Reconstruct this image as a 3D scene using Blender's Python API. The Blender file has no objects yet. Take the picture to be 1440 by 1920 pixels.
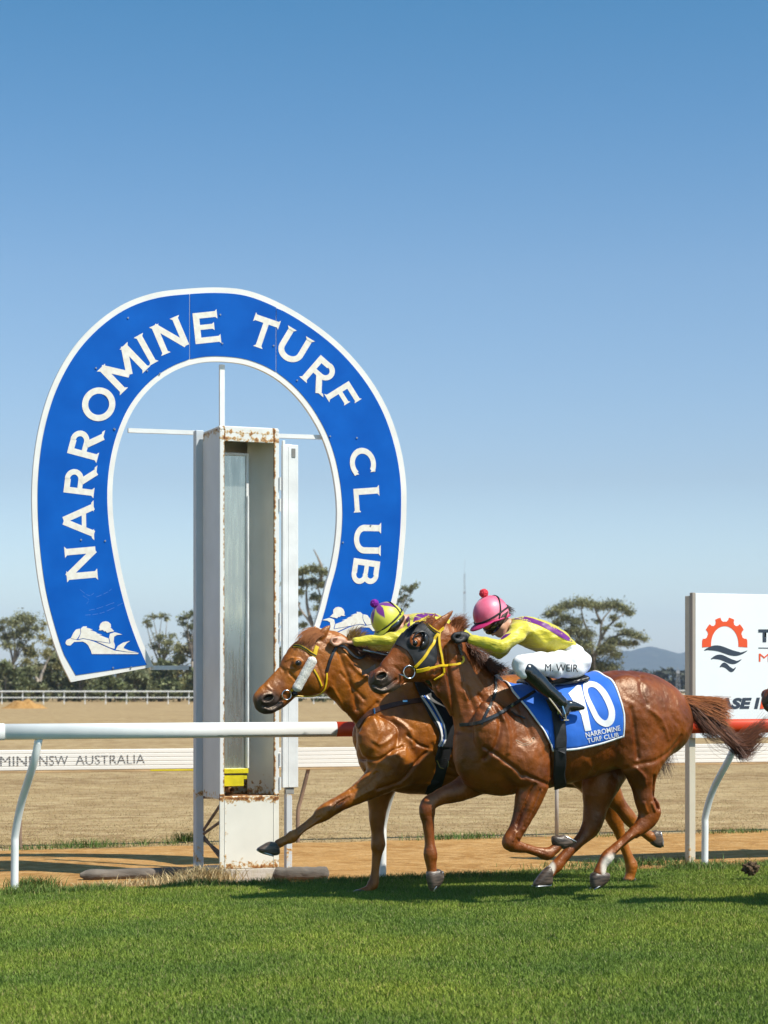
import bpy, bmesh, math, random
import numpy as np
from mathutils import Vector, Matrix, noise
from mathutils.bvhtree import BVHTree
random.seed(7); RNG = np.random.default_rng(7)
SC = bpy.context.scene
COL = SC.collection

# ---------------------------------------------------------------- camera, sky, sun, exposure
FP, CH, PX0, PY0 = 3800.0, 1.45, 720.0, 1290.0     # focal length (photo px), eye height, optical centre column, horizon row
cam_d = bpy.data.cameras.new('camera')
cam_d.sensor_width = 36; cam_d.sensor_fit = 'AUTO'
cam_d.lens = FP / 1920 * 36
cam_d.shift_y = (PY0 - 960) / 1920
cam_d.clip_start = 0.1; cam_d.clip_end = 20000
cam = bpy.data.objects.new('camera', cam_d); COL.objects.link(cam)
cam.location = (0, 0, CH); cam.rotation_euler = (math.radians(90), 0, 0)
SC.camera = cam
cam_d.dof.use_dof = True; cam_d.dof.focus_distance = 14.2; cam_d.dof.aperture_fstop = 5.0
SUN = Vector((.63, -.40, 1.0)).normalized()
ELEV = math.asin(SUN.z); AZ = math.atan2(SUN.x, SUN.y)
w = bpy.data.worlds.new('World'); SC.world = w; w.use_nodes = True
nt = w.node_tree
sky = nt.nodes.new('ShaderNodeTexSky'); sky.sky_type = 'NISHITA'; sky.sun_disc = False
sky.sun_elevation = ELEV; sky.sun_rotation = AZ
sky.altitude = 200; sky.air_density = 1.0; sky.dust_density = 0.9; sky.ozone_density = 2.6
bg = nt.nodes['Background']; bg.inputs[1].default_value = 0.092
tn = nt.nodes.new('ShaderNodeMix'); tn.data_type = 'RGBA'; tn.blend_type = 'MULTIPLY'; tn.inputs[0].default_value = 1; tn.inputs[7].default_value = (.88, 1.045, 1.07, 1)   # clean dry air: a clearer blue
gm = nt.nodes.new('ShaderNodeGamma'); gm.inputs[1].default_value = 1.36; nt.links.new(sky.outputs[0], gm.inputs[0]); nt.links.new(gm.outputs[0], tn.inputs[6]); # clarity of the air by height above the horizon: paler near it, deeper blue overhead
wt = nt.nodes.new('ShaderNodeTexCoord'); wz = nt.nodes.new('ShaderNodeSeparateXYZ'); nt.links.new(wt.outputs['Generated'], wz.inputs[0])
wr = nt.nodes.new('ShaderNodeValToRGB'); nt.links.new(wz.outputs[2], wr.inputs[0]); we = wr.color_ramp.elements
we[0].position = .0; we[0].color = (1.85/1.5, 1.52/1.5, 1.50/1.5, 1); we[1].position = .34; we[1].color = (.47/1.5, .94/1.5, .92/1.5, 1)
for z_, c_ in ((.030, (1.80, 1.47, 1.42)), (.102, (1.30, .98, .90)), (.199, (1.18, 1.03, .93)), (.27, (.80, .98, .935))):
    q_ = we.new(z_); q_.color = tuple(v/1.5 for v in c_)+(1,)
t2 = nt.nodes.new('ShaderNodeMix'); t2.data_type = 'RGBA'; t2.blend_type = 'MULTIPLY'; t2.inputs[0].default_value = 1
nt.links.new(tn.outputs[2], t2.inputs[6]); nt.links.new(wr.outputs[0], t2.inputs[7]); nt.links.new(t2.outputs[2], bg.inputs[0])
sd = bpy.data.lights.new('sun', 'SUN'); sd.energy = 5.0; sd.angle = math.radians(.53); sd.color = (1, .94, .84)
so = bpy.data.objects.new('sun', sd); COL.objects.link(so)
so.rotation_euler = SUN.to_track_quat('Z', 'Y').to_euler(); so.location = (0, 0, 30)
SC.view_settings.view_transform = 'Standard'; SC.view_settings.look = 'None'
SC.view_settings.exposure = 0.34; SC.view_settings.gamma = 1
SC.cycles.volume_bounces = 0

# ---------------------------------------------------------------- materials
def srgb(r, g, b):
    f = lambda c: (c/255/12.92 if c/255 <= .04045 else ((c/255+.055)/1.055)**2.4)
    return (f(r), f(g), f(b), 1)
MATS = {}
def mat(name, col, rough=.6, metal=0, var=.12, scale=8, bump=0, bscale=60, attr=False, spec=.5, coat=0, col2=None,
        stretch=(1, 1, 1), detail=6, sheen=0, trans=0, alpha=1, mixlo=.35, mixhi=.65):
    if name in MATS: return MATS[name]
    m = bpy.data.materials.new(name); m.use_nodes = True; MATS[name] = m
    n = m.node_tree.nodes; L = m.node_tree.links; p = n['Principled BSDF']
    p.inputs['Roughness'].default_value = rough; p.inputs['Metallic'].default_value = metal
    p.inputs['Specular IOR Level'].default_value = spec; p.inputs['Coat Weight'].default_value = coat
    p.inputs['Coat Roughness'].default_value = .25
    if sheen: p.inputs['Sheen Weight'].default_value = sheen
    tc = n.new('ShaderNodeTexCoord'); mp = n.new('ShaderNodeMapping'); mp.inputs['Scale'].default_value = stretch
    L.new(tc.outputs['Object'], mp.inputs[0])
    nz = n.new('ShaderNodeTexNoise'); nz.inputs['Scale'].default_value = scale; nz.inputs['Detail'].default_value = detail
    L.new(mp.outputs[0], nz.inputs[0])
    rp = n.new('ShaderNodeMapRange'); L.new(nz.outputs[0], rp.inputs[0])
    rp.inputs[1].default_value = mixlo; rp.inputs[2].default_value = mixhi
    mx = n.new('ShaderNodeMix'); mx.data_type = 'RGBA'
    c1 = col; c2 = col2 or tuple(max(0, c*(1-var*2)) for c in col[:3]) + (1,)
    L.new(rp.outputs[0], mx.inputs[0])
    mx.inputs[6].default_value = c1; mx.inputs[7].default_value = c2
    out = mx.outputs[2]
    if attr:
        at = n.new('ShaderNodeAttribute'); at.attribute_name = 'Col'
        mm = n.new('ShaderNodeMix'); mm.data_type = 'RGBA'; mm.blend_type = 'MULTIPLY'; mm.inputs[0].default_value = 1
        L.new(at.outputs['Color'], mm.inputs[6]); L.new(out, mm.inputs[7]); out = mm.outputs[2]
    L.new(out, p.inputs['Base Color'])
    if bump:
        n2 = n.new('ShaderNodeTexNoise'); n2.inputs['Scale'].default_value = bscale; n2.inputs['Detail'].default_value = 5
        L.new(mp.outputs[0], n2.inputs[0])
        b = n.new('ShaderNodeBump'); b.inputs['Strength'].default_value = 1; b.inputs['Distance'].default_value = bump
        L.new(n2.outputs[0], b.inputs['Height']); L.new(b.outputs[0], p.inputs['Normal'])
    return m

# ---------------------------------------------------------------- frames and pixel rays
CAM = Vector((0, 0, CH))
def ray(px, py): return Vector(((px-PX0)/FP, 1.0, -(py-PY0)/FP))
def at(px, py, Y): return CAM + ray(px, py)*Y
TU = Vector((1, .392, 0)).normalized(); TV = Vector((-TU.y, TU.x, 0))
class Frame:
    "x along the track (towards the right and away), y square to it (away from the camera), z up"
    def __init__(s, X, Y0, z=0):
        s.O = Vector((X, Y0 + .392*X, z)); s.rot = math.atan2(TU.y, TU.x)
        s.M = Matrix.Translation(s.O) @ Matrix.Rotation(s.rot, 4, 'Z'); s.I = s.M.inverted()
        s.c = s.I @ CAM
    def lray(s, px, py): return (s.I.to_3x3() @ ray(px, py))
    def p(s, px, py, y=0):
        d = s.lray(px, py); t = (y - s.c.y)/d.y
        return s.c + d*t
    def pm(s, px, py, y=0): return FP/((s.M @ s.p(px, py, y)).y)     # px per metre there
def curve(pts, n=None, step=None, closed=False):
    P = np.array(pts, float); m = len(P)
    if closed: Q = np.vstack([P[-1:], P, P[:2]])
    else: Q = np.vstack([2*P[0]-P[1], P, 2*P[-1]-P[-2]])
    out = []; segs = m if closed else m-1
    for i in range(segs):
        a, b, c, d = Q[i], Q[i+1], Q[i+2], Q[i+3]
        k = n or max(2, int(np.linalg.norm((c-b)[:3])/step)+1)
        for t in np.arange(k)/k:
            out.append(.5*(2*b + (c-a)*t + (2*a-5*b+4*c-d)*t*t + (-a+3*b-3*c+d)*t**3))
    if not closed: out.append(P[-1])
    return np.array(out)

# ---------------------------------------------------------------- objects
def tag(o, label=None, cat=None, group=None, kind=None):
    if label: o['label'] = label
    if cat: o['category'] = cat
    if group: o['group'] = group
    if kind: o['kind'] = kind
    return o
def empty(name, M, label=None, cat=None, group=None):
    o = bpy.data.objects.new(name, None); COL.objects.link(o); o.empty_display_size = .2
    o.matrix_world = M; return tag(o, label, cat, group)
def obj(name, V, Fc, m, parent=None, smooth=False, colors=None):
    me = bpy.data.meshes.new(name)
    if isinstance(V, np.ndarray) and isinstance(Fc, np.ndarray):
        nv, nf, k = len(V), len(Fc), Fc.shape[1]
        me.vertices.add(nv); me.vertices.foreach_set('co', V.astype(np.float32).ravel())
        me.loops.add(nf*k); me.loops.foreach_set('vertex_index', Fc.astype(np.int32).ravel())
        me.polygons.add(nf); me.polygons.foreach_set('loop_start', (np.arange(nf)*k).astype(np.int32))
        me.polygons.foreach_set('loop_total', np.full(nf, k, np.int32))
        me.update(calc_edges=True)
    else:
        me.from_pydata([tuple(v) for v in V], [], [tuple(f) for f in Fc]); me.update()
    if smooth: me.polygons.foreach_set('use_smooth', np.ones(len(me.polygons), bool))
    if colors is not None:
        a = me.color_attributes.new('Col', 'FLOAT_COLOR', 'POINT')
        c = np.ones((len(V), 4), np.float32); c[:, :3] = colors; a.data.foreach_set('color', c.ravel())
    if m: me.materials.append(m)
    o = bpy.data.objects.new(name, me); COL.objects.link(o)
    if parent: o.parent = parent
    return o
class MB:
    def __init__(s): s.v = []; s.f = []
    def add(s, V, Fc):
        k = len(s.v); s.v += [tuple(v) for v in V]; s.f += [tuple(i+k for i in f) for f in Fc]
    def box(s, x0, x1, y0, y1, z0, z1, b=0.004):
        xs, ys, zs = sorted((x0, x1)), sorted((y0, y1)), sorted((z0, z1))
        b = min(b, (xs[1]-xs[0])*.3, (ys[1]-ys[0])*.3, (zs[1]-zs[0])*.3)
        bm = bmesh.new(); bmesh.ops.create_cube(bm, size=1)
        for v in bm.verts:
            v.co = Vector((xs[v.co.x > 0], ys[v.co.y > 0], zs[v.co.z > 0]))
        if b > 0: bmesh.ops.bevel(bm, geom=bm.edges[:], offset=b, segments=1, affect='EDGES')
        bm.verts.index_update(); s.add([v.co for v in bm.verts], [[v.index for v in f.verts] for f in bm.faces]); bm.free()
    def tube(s, pts, r, n=10, caps=True):
        pts = [Vector(p) for p in pts]; rs = r if hasattr(r, '__len__') else [r]*len(pts)
        V = []; up = None
        for i, p in enumerate(pts):
            t = (pts[min(i+1, len(pts)-1)] - pts[max(i-1, 0)]).normalized()
            if up is None:
                up = Vector((0, 0, 1)) if abs(t.z) < .9 else Vector((1, 0, 0))
            a = (up - t*up.dot(t)).normalized(); up = a; b = t.cross(a)
            for j in range(n):
                th = 2*math.pi*j/n; V.append(p + (a*math.cos(th) + b*math.sin(th))*rs[i])
        Fc = [(i*n+j, i*n+(j+1) % n, (i+1)*n+(j+1) % n, (i+1)*n+j) for i in range(len(pts)-1) for j in range(n)]
        if caps: Fc += [tuple(range(n))[::-1], tuple((len(pts)-1)*n+j for j in range(n))]
        s.add(V, Fc)
    def prism(s, poly, y0, y1):
        "polygon of (x, z) extruded along y"
        n = len(poly); V = [(x, y0, z) for x, z in poly] + [(x, y1, z) for x, z in poly]
        s.add(V, [tuple(range(n)), tuple(range(2*n-1, n-1, -1))] + [(i, i+n, (i+1) % n+n, (i+1) % n) for i in range(n)])
    def strip(s, A, B, y0, y1, closed=False):
        "solid band between two (x, z) contours"
        n = len(A); V = [(p[0], y, p[1]) for y in (y0, y1) for c in (A, B) for p in c]
        Fc = []
        for i in range(n if closed else n-1):
            j = (i+1) % n
            Fc += [(i, j, n+j, n+i), (2*n+i, 3*n+i, 3*n+j, 2*n+j), (i, 2*n+i, 2*n+j, j), (n+i, n+j, 3*n+j, 3*n+i)]
        if not closed: Fc += [(0, n, 3*n, 2*n), (n-1, 3*n-1, 4*n-1, 2*n-1)]
        s.add(V, Fc)
    def build(s, name, m, parent=None, smooth=False):
        o = obj(name, s.v, s.f, m, parent, smooth)
        if smooth: 
            o.data.polygons.foreach_set('use_smooth', [len(p.vertices) <= 4 for p in o.data.polygons])
        bm = bmesh.new(); bm.from_mesh(o.data); bmesh.ops.recalc_face_normals(bm, faces=bm.faces); bm.to_mesh(o.data); bm.free()
        return o

# ---------------------------------------------------------------- implicit bodies (one continuous surface)
class Field:
    def __init__(s, lo, hi, h):
        s.lo = np.array(lo, float); s.h = h
        s.n = (np.ceil((np.array(hi)-s.lo)/h)+1).astype(int)
        s.ax = [s.lo[i]+h*np.arange(s.n[i]) for i in range(3)]
        s.F = np.full(s.n, .2, np.float32)
    def reg(s, lo, hi):
        i0 = np.clip(((np.array(lo)-s.lo)/s.h).astype(int), 0, s.n-1); i1 = np.clip(((np.array(hi)-s.lo)/s.h).astype(int)+2, 1, s.n)
        sl = tuple(slice(a, b) for a, b in zip(i0, i1))
        X = s.ax[0][sl[0]][:, None, None]; Y = s.ax[1][sl[1]][None, :, None]; Z = s.ax[2][sl[2]][None, None, :]
        return sl, X, Y, Z
    def tube(s, st, k=.02, step=.03, shrink=0.0, raw=False):
        P = np.array(st, float)
        if not raw and len(P) > 2: P = curve(P, step=step)
        P[:, 3:5] = np.maximum(P[:, 3:5]-shrink, .004)
        R = P[:, 3:5].max()+k+s.h*2
        sl, X, Y, Z = s.reg(P[:, :3].min(0)-R, P[:, :3].max(0)+R)
        T = np.full(s.F[sl].shape, 9.0, np.float32); base = [q.start for q in sl]
        for a, b in zip(P[:-1], P[1:]):
            r = max(a[3], a[4], b[3], b[4])+k+s.h*2
            l2, x, y, z = s.reg(np.minimum(a[:3], b[:3])-r, np.maximum(a[:3], b[:3])+r)
            d = b[:3]-a[:3]; L2 = max(d@d, 1e-9)
            t = np.clip(((x-a[0])*d[0]+(y-a[1])*d[1]+(z-a[2])*d[2])/L2, 0, 1)
            wx = x-a[0]-t*d[0]; wy = y-a[1]-t*d[1]; wz = z-a[2]-t*d[2]
            ra = a[3]+t*(b[3]-a[3]); rb = a[4]+t*(b[4]-a[4])
            q = wx*wx+wz*wz; k0 = np.sqrt(q/ra**2+wy*wy/rb**2); k1 = np.sqrt(q/ra**4+wy*wy/rb**4)+1e-6
            dd = k0*(k0-1)/k1; dd = np.where(k0 < .05, -np.minimum(ra, rb), dd)
            l3 = tuple(slice(q1.start-b0, q1.stop-b0) for q1, b0 in zip(l2, base))
            T[l3] = np.minimum(T[l3], dd)
        s.merge(sl, T, k)
    def merge(s, sl, T, k):
        F = s.F[sl]; hh = np.clip(.5+.5*(F-T)/k, 0, 1)
        s.F[sl] = F*(1-hh)+T*hh-k*hh*(1-hh)
    def ball(s, c, r, k=.02, carve=False, rot=None):
        c = np.array(c, float); r = np.array(r, float) if hasattr(r, '__len__') else np.full(3, r, float)
        R = r.max()+k+s.h
        sl, X, Y, Z = s.reg(c-R, c+R); dx, dy, dz = X-c[0], Y-c[1], Z-c[2]
        if rot: 
            ca, sa = math.cos(rot), math.sin(rot); dx, dz = dx*ca+dz*sa, -dx*sa+dz*ca
        k0 = np.sqrt((dx/r[0])**2+(dy/r[1])**2+(dz/r[2])**2)+1e-6; k1 = np.sqrt((dx/r[0]**2)**2+(dy/r[1]**2)**2+(dz/r[2]**2)**2)+1e-6
        T = k0*(k0-1)/k1
        if carve:
            F = s.F[sl]; T = -T; hh = np.clip(.5-.5*(F-T)/k, 0, 1); s.F[sl] = F*(1-hh)+T*hh+k*hh*(1-hh)
        else: s.merge(sl, T, k)
    def relief(s, pl, depth, sig, side=0):
        "groove (+) or ridge (-) following a polyline of (x, z), on one flank or both"
        P = np.array(pl, float); P = curve(P, n=4) if len(P) > 2 else P
        x0, z0 = P.min(0)-sig*3; x1, z1 = P.max(0)+sig*3
        sl, X, Y, Z = s.reg((x0, -9, z0), (x1, 9, z1))
        X = X[:, 0, :]; Z = Z[0]; D = np.full((X.shape[0], Z.shape[1]), 9.0)
        for a, b in zip(P[:-1], P[1:]):
            d = b-a; t = np.clip(((X-a[0])*d[0]+(Z-a[1])*d[1])/max(d@d, 1e-9), 0, 1)
            D = np.minimum(D, (X-a[0]-t*d[0])**2+(Z-a[1]-t*d[1])**2)
        G = (depth*np.exp(-D/(2*sig*sig)))[:, None, :]*np.ones((1, Y.shape[1], 1))
        if side: G = G*(1/(1+np.exp(-side*Y/.015)))
        s.F[sl] += G.astype(np.float32)
    def mesh(s):
        F = s.F; S = F < 0
        F[0] = F[-1] = .2; F[:, 0] = F[:, -1] = .2; F[:, :, 0] = F[:, :, -1] = .2; S = F < 0
        c = np.zeros(np.array(F.shape)-1, np.uint8)
        O = [(i, j, k) for i in (0, 1) for j in (0, 1) for k in (0, 1)]
        sh = c.shape
        for i, j, k in O: c += S[i:i+sh[0], j:j+sh[1], k:k+sh[2]]
        act = (c > 0) & (c < 8); idx = np.full(sh, -1, np.int64); co = np.argwhere(act); idx[act] = np.arange(len(co))
        sm = np.zeros((len(co), 3)); nn = np.zeros(len(co))
        for a in O:
            for ax in range(3):
                if a[ax]: continue
                b = list(a); b[ax] = 1
                f1 = F[co[:, 0]+a[0], co[:, 1]+a[1], co[:, 2]+a[2]]; f2 = F[co[:, 0]+b[0], co[:, 1]+b[1], co[:, 2]+b[2]]
                m = (f1 < 0) != (f2 < 0); t = np.where(m, f1/np.where(m, f1-f2, 1), 0)
                pt = np.tile(np.array(a, float), (len(co), 1)); pt[:, ax] += t
                sm += pt*m[:, None]; nn += m
        V = (co+sm/nn[:, None])*s.h+s.lo
        Q = []
        for ax in range(3):
            u, v = (ax+1) % 3, (ax+2) % 3
            sa = [slice(1, -1)]*3; sb = [slice(1, -1)]*3; sa[ax] = slice(0, -1); sb[ax] = slice(1, None)
            A, B = S[tuple(sa)], S[tuple(sb)]; e = np.argwhere(A != B); sg = A[tuple(e.T)]
            off = np.ones(3, int); off[ax] = 0; e = e+off
            def cell(du, dv):
                q = e.copy(); q[:, u] -= du; q[:, v] -= dv; return idx[tuple(q.T)]
            q = np.stack([cell(1, 1), cell(0, 1), cell(0, 0), cell(1, 0)], 1)
            q[~sg] = q[~sg][:, ::-1]; Q.append(q)
        return V, np.vstack(Q)

# ---------------------------------------------------------------- things laid on surfaces
def bvh_of(V, Q): return BVHTree.FromPolygons([tuple(v) for v in V], [tuple(f) for f in Q])
def bvh_join(*os):
    V = []; Q = []
    for o in os:
        k = len(V); V += [tuple(v.co) for v in o.data.vertices]; Q += [tuple(i+k for i in p.vertices) for p in o.data.polygons]
    return BVHTree.FromPolygons(V, Q)
def hit(fr, bv, px, py, off=.0, ydef=None):
    d = fr.lray(px, py).normalized(); r = bv.ray_cast(fr.c, d)
    if r[0] is None:
        if ydef is None: return None
        return fr.p(px, py, ydef), -d
    n = r[1]; 
    if n.dot(d) > 0: n = -n
    return r[0]+n*off, n
def lay_strap(name, fr, bv, pxs, wd, m, parent, off=.003, th=.004, ydef=None, twist=None):
    P = curve([p for p in pxs], step=3.5); pts = []; nor = []
    last = None
    for q in P:
        h = hit(fr, bv, q[0], q[1], off)
        if h is None: h = hit(fr, bv, q[0], q[1], off, last if last is not None else (ydef or 0))
        if last is not None and abs(h[0].y-last) > .10: h = (fr.p(q[0], q[1], last), h[1])
        last = h[0].y; pts.append(h[0]); nor.append(h[1])
    Ps = [sum((pts[max(0, min(len(pts)-1, i+j))] for j in (-1, 0, 1)), Vector())/3 for i in range(len(pts))]
    Ns = [sum((nor[max(0, min(len(nor)-1, i+j))] for j in (-2, -1, 0, 1, 2)), Vector()).normalized() for i in range(len(nor))]
    V = []; Fc = []
    for i, (p, n) in enumerate(zip(Ps, Ns)):
        t = (Ps[min(i+1, len(Ps)-1)]-Ps[max(i-1, 0)]).normalized(); sd = n.cross(t).normalized()*wd/2
        V += [p-sd, p+sd, p+sd*.8+n*th, p-sd*.8+n*th]
    k = len(Ps)
    for i in range(k-1):
        for j in range(4): Fc.append((4*i+j, 4*i+(j+1) % 4, 4*i+4+(j+1) % 4, 4*i+4+j))
    Fc += [(3, 2, 1, 0), (4*k-4, 4*k-3, 4*k-2, 4*k-1)]
    mb = MB(); mb.add(V, Fc); return mb.build(name, m, parent)
def poly_bm(polys):
    bm = bmesh.new()
    for poly in polys:
        bm.faces.new([bm.verts.new((x, y, 0)) for x, y in poly])
    bmesh.ops.triangulate(bm, faces=bm.faces[:]); return bm
def fine(bm, L):
    for _ in range(7):
        e = [e for e in bm.edges if e.calc_length() > L]
        if not e: break
        bmesh.ops.subdivide_edges(bm, edges=e, cuts=1); bmesh.ops.triangulate(bm, faces=[f for f in bm.faces if len(f.verts) > 3])
def lay_bm(name, bm, fr, bv, m, parent, off=.004, L=5, ydef=None, thick=0):
    fine(bm, L); V = []; last = ydef or 0
    for v in bm.verts:
        h = hit(fr, bv, v.co.x, v.co.y, off, last); last = h[0].y if ydef is None else ydef; V.append(h[0])
    bm.verts.index_update(); Fc = [[v.index for v in f.verts] for f in bm.faces]
    o = obj(name, V, Fc, m, parent); bm.free()
    b2 = bmesh.new(); b2.from_mesh(o.data)
    for f in b2.faces:
        if f.normal.dot(f.calc_center_median()-fr.c) > 0: f.normal_flip()
    b2.to_mesh(o.data); b2.free()
    return o
def text_bm(s, shear=0, bold=0, space=1):
    cu = bpy.data.curves.new('t', 'FONT'); cu.body = s; cu.size = 1; cu.shear = shear; cu.offset = bold; cu.space_character = space
    cu.resolution_u = 3; o = bpy.data.objects.new('t', cu); COL.objects.link(o); bpy.context.view_layer.update()
    me = bpy.data.meshes.new_from_object(o); bm = bmesh.new(); bm.from_mesh(me)
    bpy.data.objects.remove(o); bpy.data.curves.remove(cu); bpy.data.meshes.remove(me)
    bmesh.ops.triangulate(bm, faces=bm.faces[:])
    xs = [v.co.x for v in bm.verts]; ys = [v.co.y for v in bm.verts]
    x0, x1, y0, y1 = min(xs), max(xs), min(ys), max(ys)
    for v in bm.verts: v.co = Vector(((v.co.x-x0)/(x1-x0), (v.co.y-y0)/(y1-y0), 0))
    return bm
def text_px(s, a, b, h, **kw):
    "text whose baseline runs from photo pixel a to b and whose capitals are h pixels tall"
    bm = text_bm(s, **kw); A, B = Vector(a), Vector(b); d = B-A; n = Vector((d.y, -d.x)).normalized()*h
    for v in bm.verts:
        q = A+d*v.co.x+n*v.co.y; v.co = Vector((q.x, q.y, 0))
    return bm
def strands(name, roots, m, parent, w=.004, seg=7, cols=None):
    "hair: each entry is a list of points; made of thin tapering ribbons"
    V = []; Fc = []; C = []
    for pts, c in roots:
        pts = [Vector(p) for p in pts]; k = len(V); n = len(pts)
        sd = Vector((random.uniform(-.4, .4), random.uniform(-.5, .5), random.uniform(-1, 1)))
        for i, p in enumerate(pts):
            t = (pts[min(i+1, n-1)]-pts[max(i-1, 0)]).normalized(); s_ = t.cross(Vector((0.1, -1, .1))).normalized()+sd*.15
            ww = w*(1-.85*i/(n-1)); V += [p-s_*ww/2, p+s_*ww/2]; C += [c, c]
        for i in range(n-1): Fc.append((k+2*i, k+2*i+1, k+2*i+3, k+2*i+2))
    return obj(name, np.array([tuple(v) for v in V]), np.array(Fc), m, parent, True, np.array(C))
# ================================================================ THE GROUND
def ground_mat(name, c1, c2, c3, s1, s2, bump, bs, stretch=(1, 1, 1)):
    m = bpy.data.materials.new(name); m.use_nodes = True; n = m.node_tree.nodes; L = m.node_tree.links; p = n['Principled BSDF']
    p.inputs['Roughness'].default_value = .95; p.inputs['Specular IOR Level'].default_value = .15
    tc = n.new('ShaderNodeTexCoord'); mp = n.new('ShaderNodeMapping'); mp.inputs['Scale'].default_value = stretch
    mp.inputs['Rotation'].default_value = (0, 0, -math.atan2(TU.y, TU.x))
    L.new(tc.outputs['Object'], mp.inputs[0])
    def nz(sc, lo, hi, det=8):
        a = n.new('ShaderNodeTexNoise'); a.inputs['Scale'].default_value = sc; a.inputs['Detail'].default_value = det
        L.new(mp.outputs[0], a.inputs[0]); r = n.new('ShaderNodeMapRange'); r.inputs[1].default_value = lo; r.inputs[2].default_value = hi
        L.new(a.outputs[0], r.inputs[0]); return a, r
    a1, r1 = nz(s1, .38, .62); a2, r2 = nz(s2, .42, .66)
    x = n.new('ShaderNodeMix'); x.data_type = 'RGBA'; x.inputs[6].default_value = c1; x.inputs[7].default_value = c2; L.new(r1.outputs[0], x.inputs[0])
    y = n.new('ShaderNodeMix'); y.data_type = 'RGBA'; y.inputs[7].default_value = c3; L.new(x.outputs[2], y.inputs[6]); L.new(r2.outputs[0], y.inputs[0])
    L.new(y.outputs[2], p.inputs['Base Color'])
    a3, r3 = nz(bs, 0, 1); b = n.new('ShaderNodeBump'); b.inputs['Distance'].default_value = bump; L.new(a3.outputs[0], b.inputs['Height']); L.new(b.outputs[0], p.inputs['Normal'])
    return m
def yl(Y0, k, x): return Y0+k*x
M_pad = ground_mat('dry_grass', (.355, .245, .118, 1), (.25, .16, .074, 1), (.45, .33, .175, 1), .5, 4.2, .05, 14, (.6, .8, 1))
M_dirt = ground_mat('orange_dirt', (.41, .222, .072, 1), (.31, .155, .043, 1), (.48, .285, .11, 1), 1.6, 9, .03, 22, (.8, 1.1, 1))
M_turf = ground_mat('turf_soil', (.062, .11, .022, 1), (.045, .085, .016, 1), (.08, .12, .03, 1), 2, 30, .02, 60)
R_ = 9000
tag(obj('dry_paddock', [(-R_, -200, -.066), (R_, -200, -.066), (R_, R_, -.066), (-R_, R_, -.066)], [(0, 1, 2, 3)], M_pad), kind='structure')
# dirt strip behind the rail: a sheet with an uneven far edge and gentle ruts
V = []; Fc = []; nx, ny = 320, 40
for i in range(nx+1):
    x = -14+28*i/nx
    e = .10*noise.noise(Vector((x*1.7, 3, 0)))+.05*noise.noise(Vector((x*7, 5, 0)))
    ya, yb = yl(14.6, .392, x), yl(19.95, .345, x)+e
    for j in range(ny+1):
        t = j/ny; y = ya+(yb-ya)*t
        z = -.050 + .006*noise.noise(Vector((x*.5, y*2.2, 1)))*math.sin(math.pi*t) + .004*noise.noise(Vector((x*5, y*7, 1))) + (.0 if t < .93 else -.004*(t-.93)/.07)
        V.append((x, y, z))
for i in range(nx):
    for j in range(ny):
        a = i*(ny+1)+j; Fc.append((a, a+ny+1, a+ny+2, a+1))
tag(obj('dirt_track', V, Fc, M_dirt, None, True), kind='structure')
def edge(x): return yl(15.33, .385, x)+.05*noise.noise(Vector((x*2.3, 9, 0)))+.02*noise.noise(Vector((x*9, 2, 0)))+(.12 if x < -.9 else 0)*0
V = []; nx = 240
for i in range(nx+1):
    x = -13+26*i/nx; e = edge(x)
    V += [(x, -6, 0), (x, e-.12, 0), (x, e-.03, -.012), (x, e+.04, -.072)]
Fc = [(4*i+j, 4*i+4+j, 4*i+5+j, 4*i+1+j) for i in range(nx) for j in range(3)]
tag(obj('turf_track', V, Fc, M_turf, None, True), kind='structure')

# grass blades of the mown turf: uncountable, so one object
M_grass = mat('grass_blade', (1, 1, 1, 1), .6, attr=True, var=.05, spec=.18)
def blades(name, X, Y, Z, hgt, wid, cA, cB, lean=.5, kind='stuff', dirx=None):
    n = len(X); ang = RNG.uniform(0, 2*np.pi, n); la = RNG.uniform(0, 2*np.pi, n); ln = hgt*RNG.uniform(.1, lean, n)
    if dirx is not None: la = np.arctan2(.3+RNG.normal(0, .8, n), dirx+RNG.normal(0, .8, n))
    dx, dy = np.cos(ang)*wid/2, np.sin(ang)*wid/2
    V = np.zeros((n, 5, 3), np.float32)
    V[:, 0] = np.stack([X-dx, Y-dy, Z-.004], 1); V[:, 1] = np.stack([X+dx, Y+dy, Z-.004], 1)
    mx, my = X+np.cos(la)*ln*.35, Y+np.sin(la)*ln*.35
    V[:, 2] = np.stack([mx+dx*.8, my+dy*.8, Z+hgt*.6], 1); V[:, 3] = np.stack([mx-dx*.8, my-dy*.8, Z+hgt*.6], 1)
    V[:, 4] = np.stack([X+np.cos(la)*ln, Y+np.sin(la)*ln, Z+hgt], 1)
    b = (np.arange(n)*5)[:, None]
    F3 = np.concatenate([b+np.array([0, 1, 2]), b+np.array([0, 2, 3]), b+np.array([3, 2, 4])], 0)
    t = RNG.random(n)[:, None]; C = np.array(cA)*(1-t)+np.array(cB)*t
    dry = RNG.random(n) < .07; C[dry] = np.array([.38, .33, .13])
    if name == 'mown_turf_grass':
        pt = np.sin(X*1.7+2*np.sin(Y*.9))*np.sin(Y*2.1+1.5*np.sin(X*1.3))+.5*np.sin(X*5.3+Y*3)*np.sin(Y*7-X*2); C = C*(1+.16*pt)[:, None]*np.stack([1+.10*pt, np.ones(n), 1-.1*pt], 1)
    C = np.repeat(C, 5, 0)
    o = obj(name, V.reshape(-1, 3), F3, M_grass, None, False, C); return tag(o, kind=kind)
N = 680000
Yg = 8.1+(17.1-8.1)*RNG.random(N)**.85; Xg = (RNG.random(N)*2-1)*(.235*Yg)
e = 15.33+.385*Xg
k = Yg < e-.02
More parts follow.
